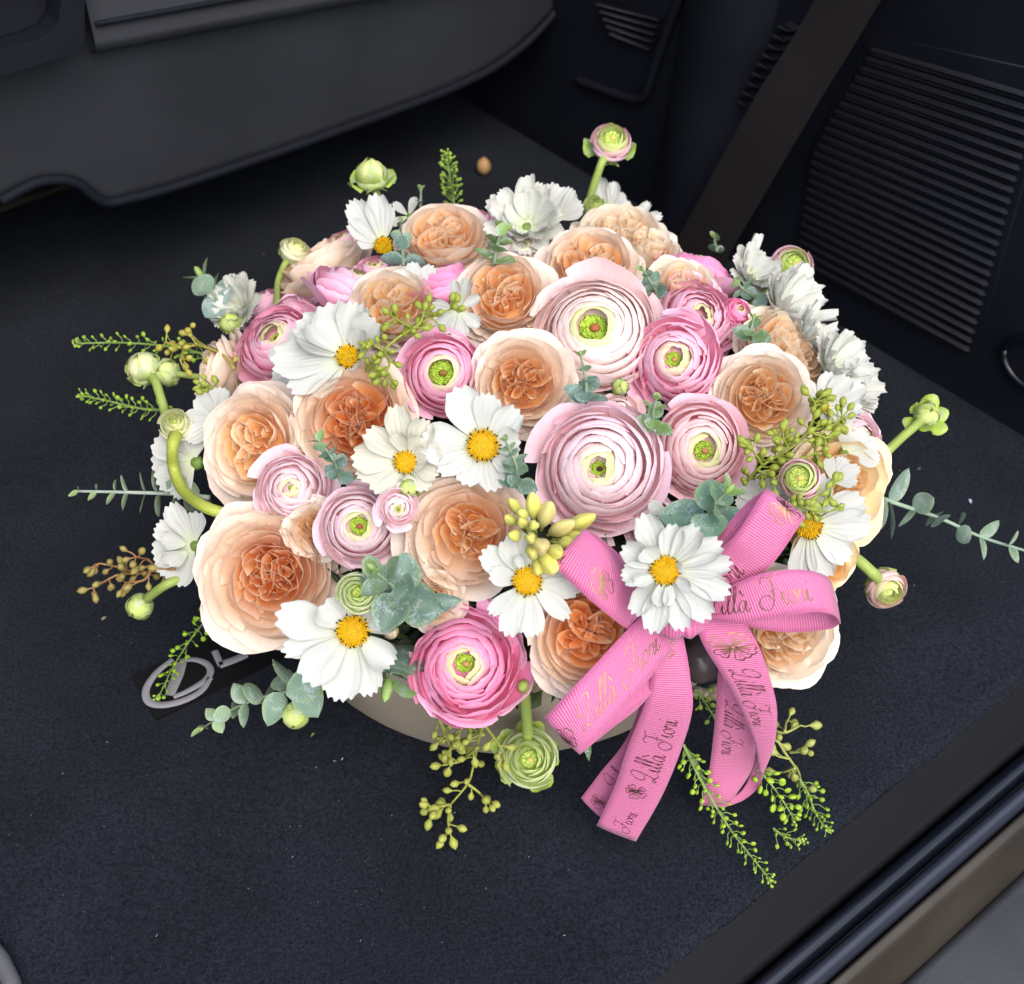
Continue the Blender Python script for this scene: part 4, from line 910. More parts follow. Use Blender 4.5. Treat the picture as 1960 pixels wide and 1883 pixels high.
CO(1548, 1006, 106, 'white cosmos facing right, in front of the yellow rose beside the top ribbon loop',
   [(30, 1.02, .58, .06, .1), (0, 1.05, .58, .02, .1), (-38, .9, .5, .0, .1), (-72, .95, .5, 0, .2), (-100, 1.0, .5, 0, .2), (75, .9, .5, .1, .1), (110, .6, .5, .2), (150, .6, .5, .2)], 46, (.15, -.05), .026, r=.22)
CO(667, 684, 104, 'white cosmos at the left of the pod sprig, showing only half of its yellow centre',
   [(180, 1.30, .75, .1, .1), (150, 1.05, .72, .2, .1), (115, .95, .75, .3, .1), (80, .9, .6, .4, .2), (50, .75, .6, .5, .2), (205, 1.15, .62, .0, .1), (225, .9, .5, 0)], 47, (-.12, .30), .022, r=.20,
   inner=[(60, .45, .4, .8, .3), (-60, .3, .3, .6, .2), (140, .8, .6, .4, .2), (165, .9, .4, .3, .4)])
CO(585, 700, 72, 'white petals spread left below the pink side-on ranunculus', ringp(8, 1.0, .6, .05, 20, .1, 48), 48, (-.2, .2), .006, disc=False)
CO(733, 470, 92, 'white cosmos at the back left with two broad upright petals and a tiny yellow centre',
   [(128, 1.05, .50, .0, .2), (146, .80, .42, .0, .1), (98, 1.0, .5, .0, .3), (78, .8, .3, .1), (160, .5, .4, 0)], 49, (.10, .05), .020, r=.16)
CO(878, 592, 54, 'small white cosmos with twisted petals between the rose and the pod sprig', [(70, 1.0, .4, .5, .5), (100, .9, .36, .5, .4), (30, .8, .4, .3, .5), (-40, .9, .5, .1, .4), (-90, 1, .7, .0, .2), (-130, 1, .7, 0, .2), (180, .9, .6, .1, .2)], 50, (0, .2), .022, disc=False)
def double(x, y, R, lab, seed, tilt, dw=.008, n=11, cup=.55, **k):
    rg_ = np.random.default_rng(seed); return CO(x, y, R, lab, ringp(n, 1.0, .56, cup, 0, .08, seed), seed, tilt, dw, disc=k.pop('disc', False), white=DW,
        inner=[(q[0], q[1] * .85, .5, q[3] + .25, .3, 0) for q in ringp(n - 2, 1.0, .5, cup, 20, .12, seed + 1)] + [(q[0], q[1] * .6, .45, q[3] + .5, .3, 0) for q in ringp(n - 4, 1.0, .5, cup, 10, .15, seed + 2)], **k)
double(1008, 432, 72, 'white double cosmos like a pleated cup at the back rim', 51, (-.05, .50), .004)
CO(1062, 420, 62, 'white cosmos seen from behind at the back rim, right of the pleated double one', [(60, 1, .6, .2), (95, 1.05, .6, .1), (130, .95, .55, .2), (25, .9, .6, .2)], 52, (0, .2), .002, disc=False)
CO(1165, 405, 60, 'white cosmos petals standing upright at the back rim beside the small green bud', [(105, 1.1, .55, .0, .3), (75, .9, .4, .1, .3), (45, .7, .4, .1)], 53, (0, .2), -.002, disc=False)
CO(1207, 430, 56, 'small white cosmos with a tiny yellow centre at the far right of the back rim', [(50, .95, .36, .1, .3), (15, 1.05, .4, .1, .3), (-10, 1.1, .4, 0, .2), (100, .8, .34, .1), (-50, .7, .5, 0), (160, .6, .4, 0)], 54, (.1, .3), .0, r=.15)
double(1436, 530, 50, 'white double cosmos left of the pink bud at the back right', 55, (.45, .55))
double(1496, 592, 70, 'white double cosmos below the pink bud on the right rim', 56, (.70, .45))
double(1540, 642, 48, 'white double cosmos petals peeping out above the right rim', 61, (.8, .4))
double(1590, 702, 58, 'creamy white double cosmos on the right rim above the upturned rose', 57, (.65, .40))
CO(1572, 778, 80, 'white cosmos on the right with pleated petals spread to the right, over the pod sprig', [(25, 1.1, .6, .1, .2), (50, .9, .5, .2, .2), (0, .95, .6, .0, .2), (75, .8, .5, .2), (140, .7, .5, .2), (-25, .85, .6, .0, .2), (-60, .7, .5, 0)], 58, (.35, .2), .012, r=.14)
CO(1618, 868, 62, 'white cosmos petals between the pod sprig and the pale pink ranunculus', [(20, 1, .6, .1), (50, .9, .5, .1), (-10, 1, .6, .1), (90, .8, .5, .2)], 59, (.3, .1), .016, disc=False)
CO(372, 885, 88, 'white cosmos at the left border behind the curved bud stem', [(178, .98, .7, .0, .1), (150, 1.0, .6, .05, .1), (205, .95, .6, 0, .1), (235, .85, .5, 0), (120, .8, .5, .1), (90, .6, .5, .1)], 60, (-.45, .05), .004, disc=False)
CO(372, 1045, 88, 'white cosmos at the left border above the hanging bud, petals pointing left', [(185, .9, .62, .05, .1), (150, .9, .55, .1, .1), (120, 1.0, .5, .1, .2), (215, .95, .6, 0, .1), (245, .9, .55, 0), (90, .7, .5, .1)], 62, (-.35, 0), .004, disc=False,
   inner=[(170, .6, .4, .4, .2), (220, .6, .4, .4, .2)])
CO(415, 800, 60, 'crumpled white cosmos at the left, above the large peach rose', ringp(8, 1, .7, .2, 0, .1, 63), 63, (-.5, .3), .006, disc=False)
double(462, 590, 52, 'white double cosmos at the left back rim under the green bud', 64, (-.60, .35))
CO(1592, 922, 50, 'white cosmos petals right of the little pink and green bud', [(60, 1, .6, .1), (30, 1.1, .55, .1), (95, .9, .5, .2), (0, .9, .5, .1)], 65, (.1, .1), .022, disc=False)
CO(1470, 958, 58, 'white cosmos petals behind the tip of the upper right ribbon loop', [(150, 1, .7, .1), (100, .95, .6, .1), (50, 1, .7, .1), (10, 1.1, .6, 0), (190, 1, .6, 0)], 66, (0, 0), .008, disc=False)
CO(1285, 985, 56, 'white cosmos petals left of the big round eucalyptus leaves', [(200, 1, .6, .05), (235, 1.1, .6, 0), (270, 1, .5, 0), (160, .8, .5, .1)], 67, (0, 0), .0, disc=False)
CO(782, 412, 36, 'tiny white filler flower at the back rim left of a peach rose', ringp(5, 1, .5, .2, 0, .1, 68), 68, (-.1, .5), .0, disc=False)

# more blooms filling the rims, each partly hidden
RO(1245, 470, 70, 'narrow strip of a cream rose behind the back right roses', 'pale', 131, (.25, .80), -.004, nmid=12, nin=3)
RO(700, 610, 60, 'edge of a peach rose showing between the upper left white cosmos and the cream rose', 'blushr', 132, (-.2, .5), -.008, nmid=12, nin=3)
RA(1000, 470, 50, 'blush petals behind the yellow-green eucalyptus sprig at the back', 'blush', 133, (0, .7), -.01, N_=26)
RA(1190, 790, 46, 'blush petals low in the gap above the largest pink ranunculus', 'blush', 134, (0, .2), -.016, N_=24)
RA(550, 582, 54, 'lilac pink ranunculus between the back left rose and the side-on pink ranunculus', 'lilac', 135, (-.4, .75), .0, N_=30)
double(1625, 745, 50, 'white double cosmos on the right rim just above the palest pink ranunculus', 137, (.75, .3), .0)
CO(800, 560, 56, 'white cosmos petals behind the cream rose and the pod sprig', [(60, 1, .6, .2), (100, 1, .6, .2), (140, 1, .6, .2), (20, 1, .6, .2), (180, 1, .6, .1), (-30, 1, .6, .1)], 139, (0, .4), -.004, disc=False)
RO(1590, 1075, 70, 'pale lower petals of a rose under the right-facing white cosmos', 'yellow', 140, (.5, -.3), -.004, nmid=10, nin=2)
RO(828, 1150, 62, 'blush rose petals between the large peach rose and the hot pink ranunculus', 'blushr', 141, (-.1, -.2), -.010, nmid=10, nin=3)
RO(600, 1010, 60, 'pale rose petals between the pale pink ranunculus and the very large blush rose', 'blushr', 142, (-.1, .1), -.012, nmid=10, nin=3)
RA(1250, 1000, 56, 'blush petals behind the white cosmos on the bow', 'pale', 143, (0, 0), -.014, N_=26)

RA(716, 503, 46, 'lilac petals in the gap under the upright white cosmos at the back left', 'lilac', 144, (-.1, .8), -.002, N_=24)
RA(640, 640, 40, 'pink petals between the upper left white cosmos and the side-on pink ranunculus', 'mid', 145, (-.3, .5), -.010, N_=22)

# ranunculus buds
BU(710, 330, 37, 'closed green bud with spread leaflets standing at the back left', 'cream', 71, (-.05, .93), 0, [(722, 372), (727, 410, -.03)], eyeopen=.0, green=.85, sep=5, sepopen=.9, sepc=(170, 196, 90))
BU(1170, 272, 40, 'tallest bud, pale pink with a green eye, standing at the back', 'budpink', 72, (.15, .55), 0, [(1152, 310), (1135, 360), (1122, 410, -.03)], eyeopen=.62, sep=4, sepopen=.5)
BU(566, 478, 32, 'small cream bud on a bent stem at the back left', 'cream', 73, (.35, .75), 0, [(545, 505), (532, 540), (530, 590, -.02)], eyeopen=.25, sep=2, sepopen=.1)
BU(1516, 510, 43, 'round pink bud with a pale green spiral eye at the back right', 'budpink', 74, (.30, .28), .022, [(1490, 545, .016), (1462, 562), (1435, 590, -.02)], eyeopen=.62, sep=4, sepopen=.3)
BU(272, 700, 38, 'greenish white bud with loose sepals, leftmost of the pair at the left', 'cream', 75, (-.35, .65), -.0, [(298, 730, .0), (312, 775, .0), (322, 812, .0), (345, 850, -.02)], eyeopen=.0, green=.3, sep=5, sepopen=.35, stemr=.2, sepc=(186, 204, 120))
BU(316, 712, 31, 'pale green bud touching its neighbour, right one of the pair at the left', 'green', 76, (-.55, .2), -.002, [(345, 716), (372, 720), (400, 724, -.02)], eyeopen=.0, green=.6, sep=4, sepopen=.1, sepc=(190, 208, 120))
BU(337, 812, 36, 'cream ranunculus bud on a long curved stem at the left', 'cream', 77, (-.12, .45), .046, [(330, 850, .040), (332, 895, .030), (352, 940, .028), (392, 970, .02), (440, 986, .0)], eyeopen=.22, green=.2, sep=3, sepopen=.05, stemc=(176, 188, 80), stemr=.27)
BU(265, 1164, 30, 'green bud seen from behind, hanging at the lower left', 'green', 78, (-.45, -.62), -.02, [(290, 1138, -.015), (320, 1118, -.008), (365, 1100, -.005)], eyeopen=.0, green=1, sep=7, sepopen=.0, sepc=(176, 198, 110), stemr=.26)
BU(565, 1374, 31, 'lowest closed green bud, hanging beside the end of the eucalyptus sprig', 'green', 79, (-.1, -.75), -.03, [(580, 1350, -.028), (598, 1330, -.02), (625, 1300, -.01)], eyeopen=.0, green=.9, sep=5, sepopen=.0, sepc=(186, 204, 96), stemr=.24)
BU(1013, 1452, 60, 'open pale green bud with curled sepals hanging in front of the grey box', 'green', 80, (.02, -.05), -.02, [(1010, 1400, -.03), (1006, 1350, -.02), (1002, 1310, -.01)], eyeopen=.40, green=.3, sep=5, sepopen=.38, N_=18, stemr=.16, sepc=(176, 200, 90))
BU(1698, 1128, 44, 'green and pink bud hanging at the lower right on a thick stem', 'budpink', 81, (.40, -.55), -.01, [(1672, 1098, -.008), (1640, 1070, -.005), (1598, 1045, .0)], eyeopen=.15, green=.3, sep=5, sepopen=.1, stemr=.22, sepc=(190, 208, 120))
BU(1776, 792, 29, 'small green bud with frilled leaflets sticking out at the right', 'green', 82, (.35, .35), -.01, [(1748, 818, -.01), (1725, 838, -.005), (1700, 862, .0)], eyeopen=.0, green=1, sep=7, sepopen=.7, stemr=.26, sepc=(170, 196, 80))
BU(1531, 916, 40, 'little lilac pink bud with a pale green eye above the top ribbon loop', 'budpink', 83, (.0, .12), .046, (), eyeopen=.72, sep=0)
BU(684, 1134, 42, 'pale green ranunculus bud resting on the lower left cosmos', 'green', 84, (.0, .05), .028, (), eyeopen=.34, sep=0, N_=24, dark=(190, 190, 70))
BU(1138, 392, 23, 'small round green bud at the foot of the tallest bud', 'green', 85, (0, .5), .010, [(1136, 410, .0), (1134, 435, -.01)], eyeopen=.1, green=.8, sep=3, sepopen=.2)
BU(440, 616, 26, 'green bud lying on the white petals at the left back rim', 'green', 86, (-.5, .55), .012, (), eyeopen=.0, green=1, sep=4, sepopen=.05, sepc=(180, 204, 80))
BU(748, 1208, 18, 'tiny brownish pink berry bud right of the lower left cosmos', 'budpink', 87, (.1, .2), .004, (), eyeopen=.0, green=.4, sep=2, sepopen=.1, sepc=(150, 150, 80))
BU(782, 935, 22, 'green calyx under the half double cosmos', 'green', 88, (0, -.5), .012, (), eyeopen=.0, green=1, sep=6, sepopen=.4, sepc=(140, 164, 60))
BU(1187, 740, 20, 'small dark green bud in the gap below the upper pale ranunculus', 'green', 89, (0, .2), -.012, (), eyeopen=.0, green=1, sep=5, sepopen=.1, sepc=(110, 130, 50))

# eucalyptus sprigs standing in the bouquet: foot, tip (picture point and height over the dome)
def EU(lab, pts, n, s0, s1, seed, **k): return euc(lab, [at(*p) for p in pts], n, s0 * 1.25, s1 * 1.25, seed, **k)
G1 = (112, 142, 122); G2 = (118, 148, 84); G3 = (106, 140, 130)
EU('eucalyptus tuft with powdery round leaves at the upper left edge', [(440, 612, -.01), (415, 572, .006), (392, 538, .012)], 4, .0145, .0125, 101, col=(136, 160, 152), edge=(160, 180, 160))
EU('tiny dark eucalyptus tip at the back rim left of the pepper grass', [(806, 420, -.01), (805, 390, 0), (806, 365, 0)], 3, .0062, .004, 102, col=(90, 116, 96), tilt=.5)
EU('eucalyptus sprig with thin layered leaves over the back left rose', [(772, 508, .01), (770, 470, .024), (766, 425, .03)], 4, .0105, .0035, 103, col=G3, tilt=.1)
EU('yellow-green eucalyptus sprig in front of the pleated white cosmos', [(945, 508, .02), (952, 468, .044), (962, 436, .054)], 5, .0115, .0055, 104, col=G2, tilt=.3)
EU('dewy eucalyptus sprig at the upper right of the blush white ranunculus', [(1258, 562, .004), (1246, 540, .022), (1232, 518, .034)], 4, .0090, .004, 105, col=G1)
EU('eucalyptus sprig between the orange-hearted rose and the upper pale ranunculus', [(1120, 772, .006), (1122, 735, .022), (1112, 682, .034)], 5, .0105, .0038, 106, col=G3, tilt=.25)
EU('bright green eucalyptus tip between the three largest pink ranunculus', [(1252, 820, .006), (1250, 795, .026), (1256, 765, .036)], 4, .0090, .0040, 107, col=G2, tilt=.3)
EU('eucalyptus sprig lying on the lower left side of the orange rose', [(652, 918, .006), (638, 880, .026), (612, 845, .034)], 6, .0078, .0055, 108, col=G3, tilt=.3)
EU('slender eucalyptus sprig right of the central cosmos', [(992, 935, .006), (988, 890, .026), (968, 845, .036)], 7, .0085, .0035, 109, col=G1, tilt=.3)
EU('broad round eucalyptus leaves with dew above the white cosmos on the bow', [(1352, 1008, .018), (1360, 975, .038), (1388, 945, .050)], 4, .0185, .0080, 110, col=(112, 150, 128), tilt=.12, wl=1.0, tipc=(150, 184, 90))
EU('large grey-green eucalyptus rosette below the pale pink ranunculus', [(770, 1150, .010), (755, 1125, .028), (725, 1098, .038)], 5, .0180, .0100, 111, col=(104, 132, 118), tilt=.15, wl=.95)
EU('wide eucalyptus leaves hanging over the box left of the hot pink ranunculus', [(748, 1250, -.006), (748, 1285, -.002), (745, 1300, .004)], 3, .0190, .0150, 112, col=(108, 140, 124), tilt=-.1, wl=1.0)
EU('four-leaved green eucalyptus sprig on the right, before the upturned rose', [(1440, 650, .004), (1438, 632, .022), (1442, 612, .030)], 3, .0105, .0050, 113, col=(104, 138, 92), tilt=.2)
EU('flat bluish eucalyptus leaves below the back right pink ranunculus', [(1450, 572, .0), (1425, 555, .016), (1415, 545, .02)], 3, .0085, .0055, 114, col=(126, 160, 136), tilt=.2)
EU('dark eucalyptus tip just visible over the back right rim', [(1372, 480, -.03), (1368, 462, -.03), (1366, 452, -.03)], 3, .0050, .0035, 115, col=(70, 92, 78))
EU('dark eucalyptus leaf at the back rim behind the white cosmos', [(1078, 410, -.03), (1078, 380, -.03), (1078, 372, -.03)], 2, .0060, .0045, 116, col=(78, 100, 90))
EU('dark eucalyptus leaves under the right side of the largest pink ranunculus', [(1260, 1060, -.006), (1275, 1040, .002), (1285, 1020, .006)], 4, .0140, .0100, 117, col=(90, 112, 104))
# free sprigs outside the bouquet
euc('long eucalyptus sprig with oval leaves pointing down left over the emblem patch', [at(640, 1290, .0), at(570, 1318, -.02), at(500, 1335, -.03), at(440, 1360, -.04), at(388, 1393, -.05)], 8, .0230, .0085, 121, col=(128, 158, 138), edge=(164, 184, 110), wl=.82, tilt=.25, sr=.0009, tw=.55, turn=1.3, tipc=(166, 190, 120))
euc('pale eucalyptus stalk with narrow edge-on leaves pointing left', [at(400, 952, -.02), at(330, 945, -.01), at(240, 942, -.01), at(150, 940, -.01)], 9, .0190, .0060, 122, col=(130, 152, 130), edge=(176, 182, 120), wl=.50, tilt=.12, sr=.0013, tw=.12, turn=.25, roll=.9, stemc=(176, 190, 176))
euc('long eucalyptus branch reaching out to the right edge of the picture', [at(1640, 935, -.04), at(1712, 962, -.03), at(1800, 992, -.03), at(1880, 1028, -.03), at(1990, 1062, -.03)], 8, .0235, .0120, 123, col=(128, 152, 136), edge=(166, 186, 130), wl=.72, tilt=.15, sr=.0013, tw=.7, turn=.75, roll=.5, stemc=(160, 184, 160), tipc=(150, 176, 120))
# hanging leaf by the box
rng = np.random.default_rng(8)
for (x, y, z, s, wd, c, dx, dy, lab) in [(1122, 1405, -.04, .015, .30, (90, 120, 60), .1, -1, 'small pointed green leaf hanging in front of the box under the left ribbon loop'), (1312, 1430, -.035, .026, .16, (100, 126, 60), .55, -1, 'narrow green leaf behind the pepper grass between the ribbon tails'),
                              (1215, 1052, .004, .032, .26, (196, 208, 130), .8, -.75, 'pale green strap leaf behind the upper left ribbon loop'), (800, 1160, .010, .022, .5, (100, 128, 116), 1, .15, 'grey-green leaf pointing right below the large peach rose')]:
    p = at(x, y, z); V, Q, C, U = leafmesh(rng, s, s * wd * 1.0, c, c, .5, .15, .05); xx = nrm(RT * dx + UP * dy - FW * .1); zz = nrm(-FW - xx * (-FW @ xx)); o = link('leaf', rawmesh('leaf', V, Q, C, U, LEAF), None, mat4(np.stack([xx, np.cross(zz, xx), zz], 1), p))
    tag(o, lab, 'leaf')

# seeded eucalyptus
def SE(lab, brs, **k): return seeded(lab, [[at(*p) for p in b] for b in brs], **k)
PG = (156, 168, 66)
SE('sprig of green seed pods left of the deep pink ranunculus', [[(700, 712, .012), (735, 670, .026), (770, 640, .032), (820, 610, .034), (862, 592, .036)], [(735, 670, .026), (745, 695, .03), (740, 712, .03)], [(770, 640, .032), (800, 622, .038), (812, 600, .04)], [(790, 628, .032), (760, 612, .036)], [(735, 672, .026), (715, 660, .034)]], seed=1, col=PG, npod=7, ps=.0054)
SE('large cluster of green seed pods on the right, left of the little pink bud', [[(1425, 925, .010), (1460, 890, .026), (1510, 860, .032), (1545, 825, .034), (1570, 775, .036)], [(1460, 890, .026), (1440, 860, .036)], [(1480, 875, .03), (1520, 880, .038), (1560, 868, .04)], [(1545, 825, .034), (1590, 815, .04), (1612, 800, .042)], [(1545, 825, .034), (1580, 838, .042)], [(1450, 900, .026), (1480, 915, .034)], [(1510, 860, .032), (1500, 840, .04)], [(1560, 800, .034), (1560, 770, .04)]], seed=2, col=PG, npod=7, ps=.0055)
SE('short sprig of seed pods curling out below the little pink and green bud', [[(1500, 975, .03), (1530, 968, .045), (1565, 950, .05), (1590, 940, .05)], [(1530, 968, .045), (1560, 976, .052), (1585, 980, .05)], [(1520, 968, .04), (1510, 990, .046)]], seed=3, col=(158, 172, 74), npod=3, ps=.0052)
SE('yellowish seed pod branch arching over the left buds', [[(448, 705, .01), (425, 678, .02), (395, 665, .02), (355, 658, .015), (330, 672, .01)], [(395, 665, .02), (375, 650, .02), (360, 630, .02)], [(355, 658, .015), (345, 690, .015)], [(345, 665, .015), (318, 655, .01)]], seed=4, col=(186, 178, 84), npod=2, mp=2, ps=.0064, dens=.013)
SE('brownish gumnut cluster at the lower left behind the hanging bud', [[(335, 1088, 0), (300, 1092, -.01), (262, 1098, -.015), (225, 1100, -.02), (180, 1125, -.025)], [(300, 1092, -.01), (285, 1072, -.01), (262, 1066, -.01)], [(262, 1098, -.015), (225, 1085, -.02), (190, 1078, -.02)], [(290, 1090, -.01), (275, 1110, -.01), (240, 1115, -.01)]], seed=5, col=(160, 146, 84), stemc=(170, 128, 84), npod=4, ps=.0058, dens=.009)
SE('seed pod sprig hanging below the box, right of the pod cluster', [[(925, 1385, -.0), (915, 1420, -.02), (905, 1470, -.035), (895, 1500, -.045), (862, 1540, -.05)], [(915, 1430, -.02), (885, 1455, -.03), (862, 1462, -.035)], [(895, 1500, -.045), (915, 1515, -.045), (930, 1530, -.045)], [(862, 1540, -.05), (858, 1570, -.05), (860, 1590, -.05)], [(862, 1540, -.05), (830, 1545, -.05)], [(928, 1388, 0), (950, 1418, -.02), (965, 1440, -.03)]], seed=6, col=(172, 178, 84), npod=4, mp=2, ps=.0064, dens=.010)
SE('cluster of seed pods resting against the box under the hot pink ranunculus', [[(838, 1368, 0), (848, 1395, -.012), (862, 1430, -.02)], [(905, 1385, -.005), (880, 1395, -.012), (868, 1412, -.015)], [(900, 1385, -.005), (912, 1400, -.012)]], seed=7, col=(150, 158, 74), npod=5, ps=.0055, dens=.006)
SE('short branch of seed pods right of the ribbon tails', [[(1468, 1412, -.03), (1488, 1418, -.03), (1502, 1440, -.035), (1518, 1462, -.04), (1530, 1480, -.04), (1532, 1502, -.04)], [(1470, 1395, -.03), (1502, 1402, -.03), (1532, 1388, -.03)], [(1502, 1400, -.03), (1505, 1378, -.03)], [(1512, 1440, -.035), (1545, 1438, -.03)], [(1512, 1452, -.035), (1490, 1448, -.03)], [(1522, 1470, -.035), (1500, 1478, -.03)]], seed=8, col=(172, 180, 96), npod=1, mp=2, ps=.0066, dens=.03, spread=.5)
SE('five small seed pods at the left, on the pale border rose', [[(428, 750, .01), (412, 745, .016), (402, 738, .02)], [(415, 748, .014), (402, 758, .018)]], seed=9, col=(160, 176, 70), npod=3, ps=.0050, dens=.02)

# pepper grass
def CG(lab, pts, **k): return cress(lab, [at(*p) for p in pts], **k)
CG('upright pepper grass tuft at the back rim', [(872, 410, -.02), (866, 370, 0), (860, 330, 0), (853, 293, 0)], n=60, ps=.0032, pl=.0062, seed=1, full=.85, col=(146, 176, 70), sr=.0007)
CG('upper pepper grass stalk pointing left', [(400, 680, 0), (330, 664, -.005), (240, 656, -.01), (145, 657, -.015)], n=46, ps=.0030, pl=.0066, seed=2, sr=.0008)
CG('lower pepper grass stalk pointing left, under the pair of buds', [(330, 785, 0), (270, 782, -.005), (210, 768, -.01), (155, 756, -.012)], n=40, ps=.0030, pl=.0062, seed=3, sr=.0008)
CG('pepper grass stalk lying over the silver emblem', [(412, 1168, -.03), (375, 1210, -.06), (335, 1270, -.09), (303, 1335, -.12)], n=40, ps=.0032, pl=.0058, seed=4, col=(150, 196, 50), full=.98)
CG('longest pepper grass stalk at the bottom right, crossing the carpet edge', [(1308, 1425, -.03), (1345, 1500, -.03), (1400, 1590, -.03), (1475, 1685, -.03)], n=62, ps=.0032, pl=.0072, seed=5, col=(160, 196, 60), sr=.0008, full=.98)
CG('short pepper grass stalk right of the curled ribbon tail', [(1450, 1472, -.03), (1475, 1500, -.03), (1500, 1535, -.03), (1520, 1568, -.03)], n=22, ps=.0046, pl=.0062, seed=6, col=(166, 200, 60))
CG('tangled pepper grass tip near the carpet edge on the lower right', [(1530, 1490, -.03), (1548, 1520, -.03), (1560, 1555, -.03), (1585, 1590, -.03)], n=30, ps=.0030, pl=.0075, seed=7, col=(140, 176, 50))
CG('pepper grass stalk half hidden between the ribbon tails', [(1330, 1320, -.02), (1352, 1348, -.03), (1378, 1395, -.03)], n=16, ps=.0032, pl=.0062, seed=8, col=(158, 184, 70))
CG('loose pepper grass twig lying on the lower right carpet edge', [(1480, 1585, -.03), (1500, 1600, -.03), (1535, 1610, -.03)], n=14, ps=.0028, pl=.006, seed=9, col=(150, 176, 60))

# yellow flower buds
def spike(lab, x, y, seed=0):
    rng = np.random.default_rng(seed); base = at(x, y, -.02); o = empty('yellow_bud_spike', Matrix.Translation(base), lab, 'flower buds')
    L = [(985, 970, 22, .03), (1020, 968, 30, .028), (978, 995, 20, .036), (1000, 1000, 20, .042), (1022, 1005, 18, .044), (985, 1025, 22, .036), (1015, 1030, 20, .044), (1045, 985, 34, .026), (1035, 1045, 32, .038), (1020, 1055, 28, .034),
         (1075, 1010, 32, .020), (1085, 1040, 26, .024), (1050, 1075, 40, .026), (1100, 1030, 28, .018), (1110, 1000, 30, .012), (1062, 1055, 28, .03), (1000, 985, 20, .04), (1030, 1080, 30, .022)]
    st = MB(); st.tube([base - base, at(1025, 1040, .012) - base, at(1015, 1015, .03) - base], .0022, 7, lin((150, 164, 70))); 
    for k, (px_, py_, r, dw) in enumerate(L):
        p = at(px_, py_, dw) - base; d = nrm((p + base - at(1030, 1035, .008)) + (-FW) * .004 + rng.normal(0, .001, 3)); s = r * .00028; c = lin((232, 226, 118)) * rng.uniform(.85, 1.1); 
        if rng.random() < .4: c = lin((236, 220, 142)) * rng.uniform(.85, 1)
        mb = MB()
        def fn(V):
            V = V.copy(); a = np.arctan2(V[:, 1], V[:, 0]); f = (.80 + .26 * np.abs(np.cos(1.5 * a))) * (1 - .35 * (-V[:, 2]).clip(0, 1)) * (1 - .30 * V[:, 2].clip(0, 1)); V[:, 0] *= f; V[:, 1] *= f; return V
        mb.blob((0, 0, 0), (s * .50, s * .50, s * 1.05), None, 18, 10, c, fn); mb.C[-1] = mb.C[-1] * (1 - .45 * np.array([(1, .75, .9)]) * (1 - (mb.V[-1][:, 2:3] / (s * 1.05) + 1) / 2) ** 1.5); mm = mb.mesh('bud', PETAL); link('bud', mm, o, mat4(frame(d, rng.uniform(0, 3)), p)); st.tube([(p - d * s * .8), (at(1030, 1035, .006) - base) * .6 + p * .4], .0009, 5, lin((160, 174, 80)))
    st.build('stem', STEM, o)
spike('cluster of waxy yellow green flower buds left of the top of the bow', 1035, 1035)
# dark seed head behind the tails
mb = MB(); p = at(1345, 1262, -.012); mb.blob(p, (.0125, .012, .0125), None, 22, 14, 1, lambda V: V * (1 + .05 * np.sin(V[:, :1] * 5 + V[:, 1:2] * 4)))
tag(mb.build('seed_ball', plastic('dark_seed_ball', (.055, .045, .045), .32, .6, 260, .5, 0, .8)), 'dark brown shiny seed head between the ribbon tails', 'seed head')
mb = MB(); p = at(1346, 1322, -.02)
for k in range(5): mb.blob(p + RT * (k - 2) * .0038 + rng.normal(0, .0012, 3), (.0042, .003, .006), frame(nrm(-FW + RT * (k - 2) * .3)), 8, 6, 1)
tag(mb.build('seed_husk', plastic('husk', lin((176, 164, 140)), .7, .5, 300)), 'pale dry husk below the dark seed head', 'husk')

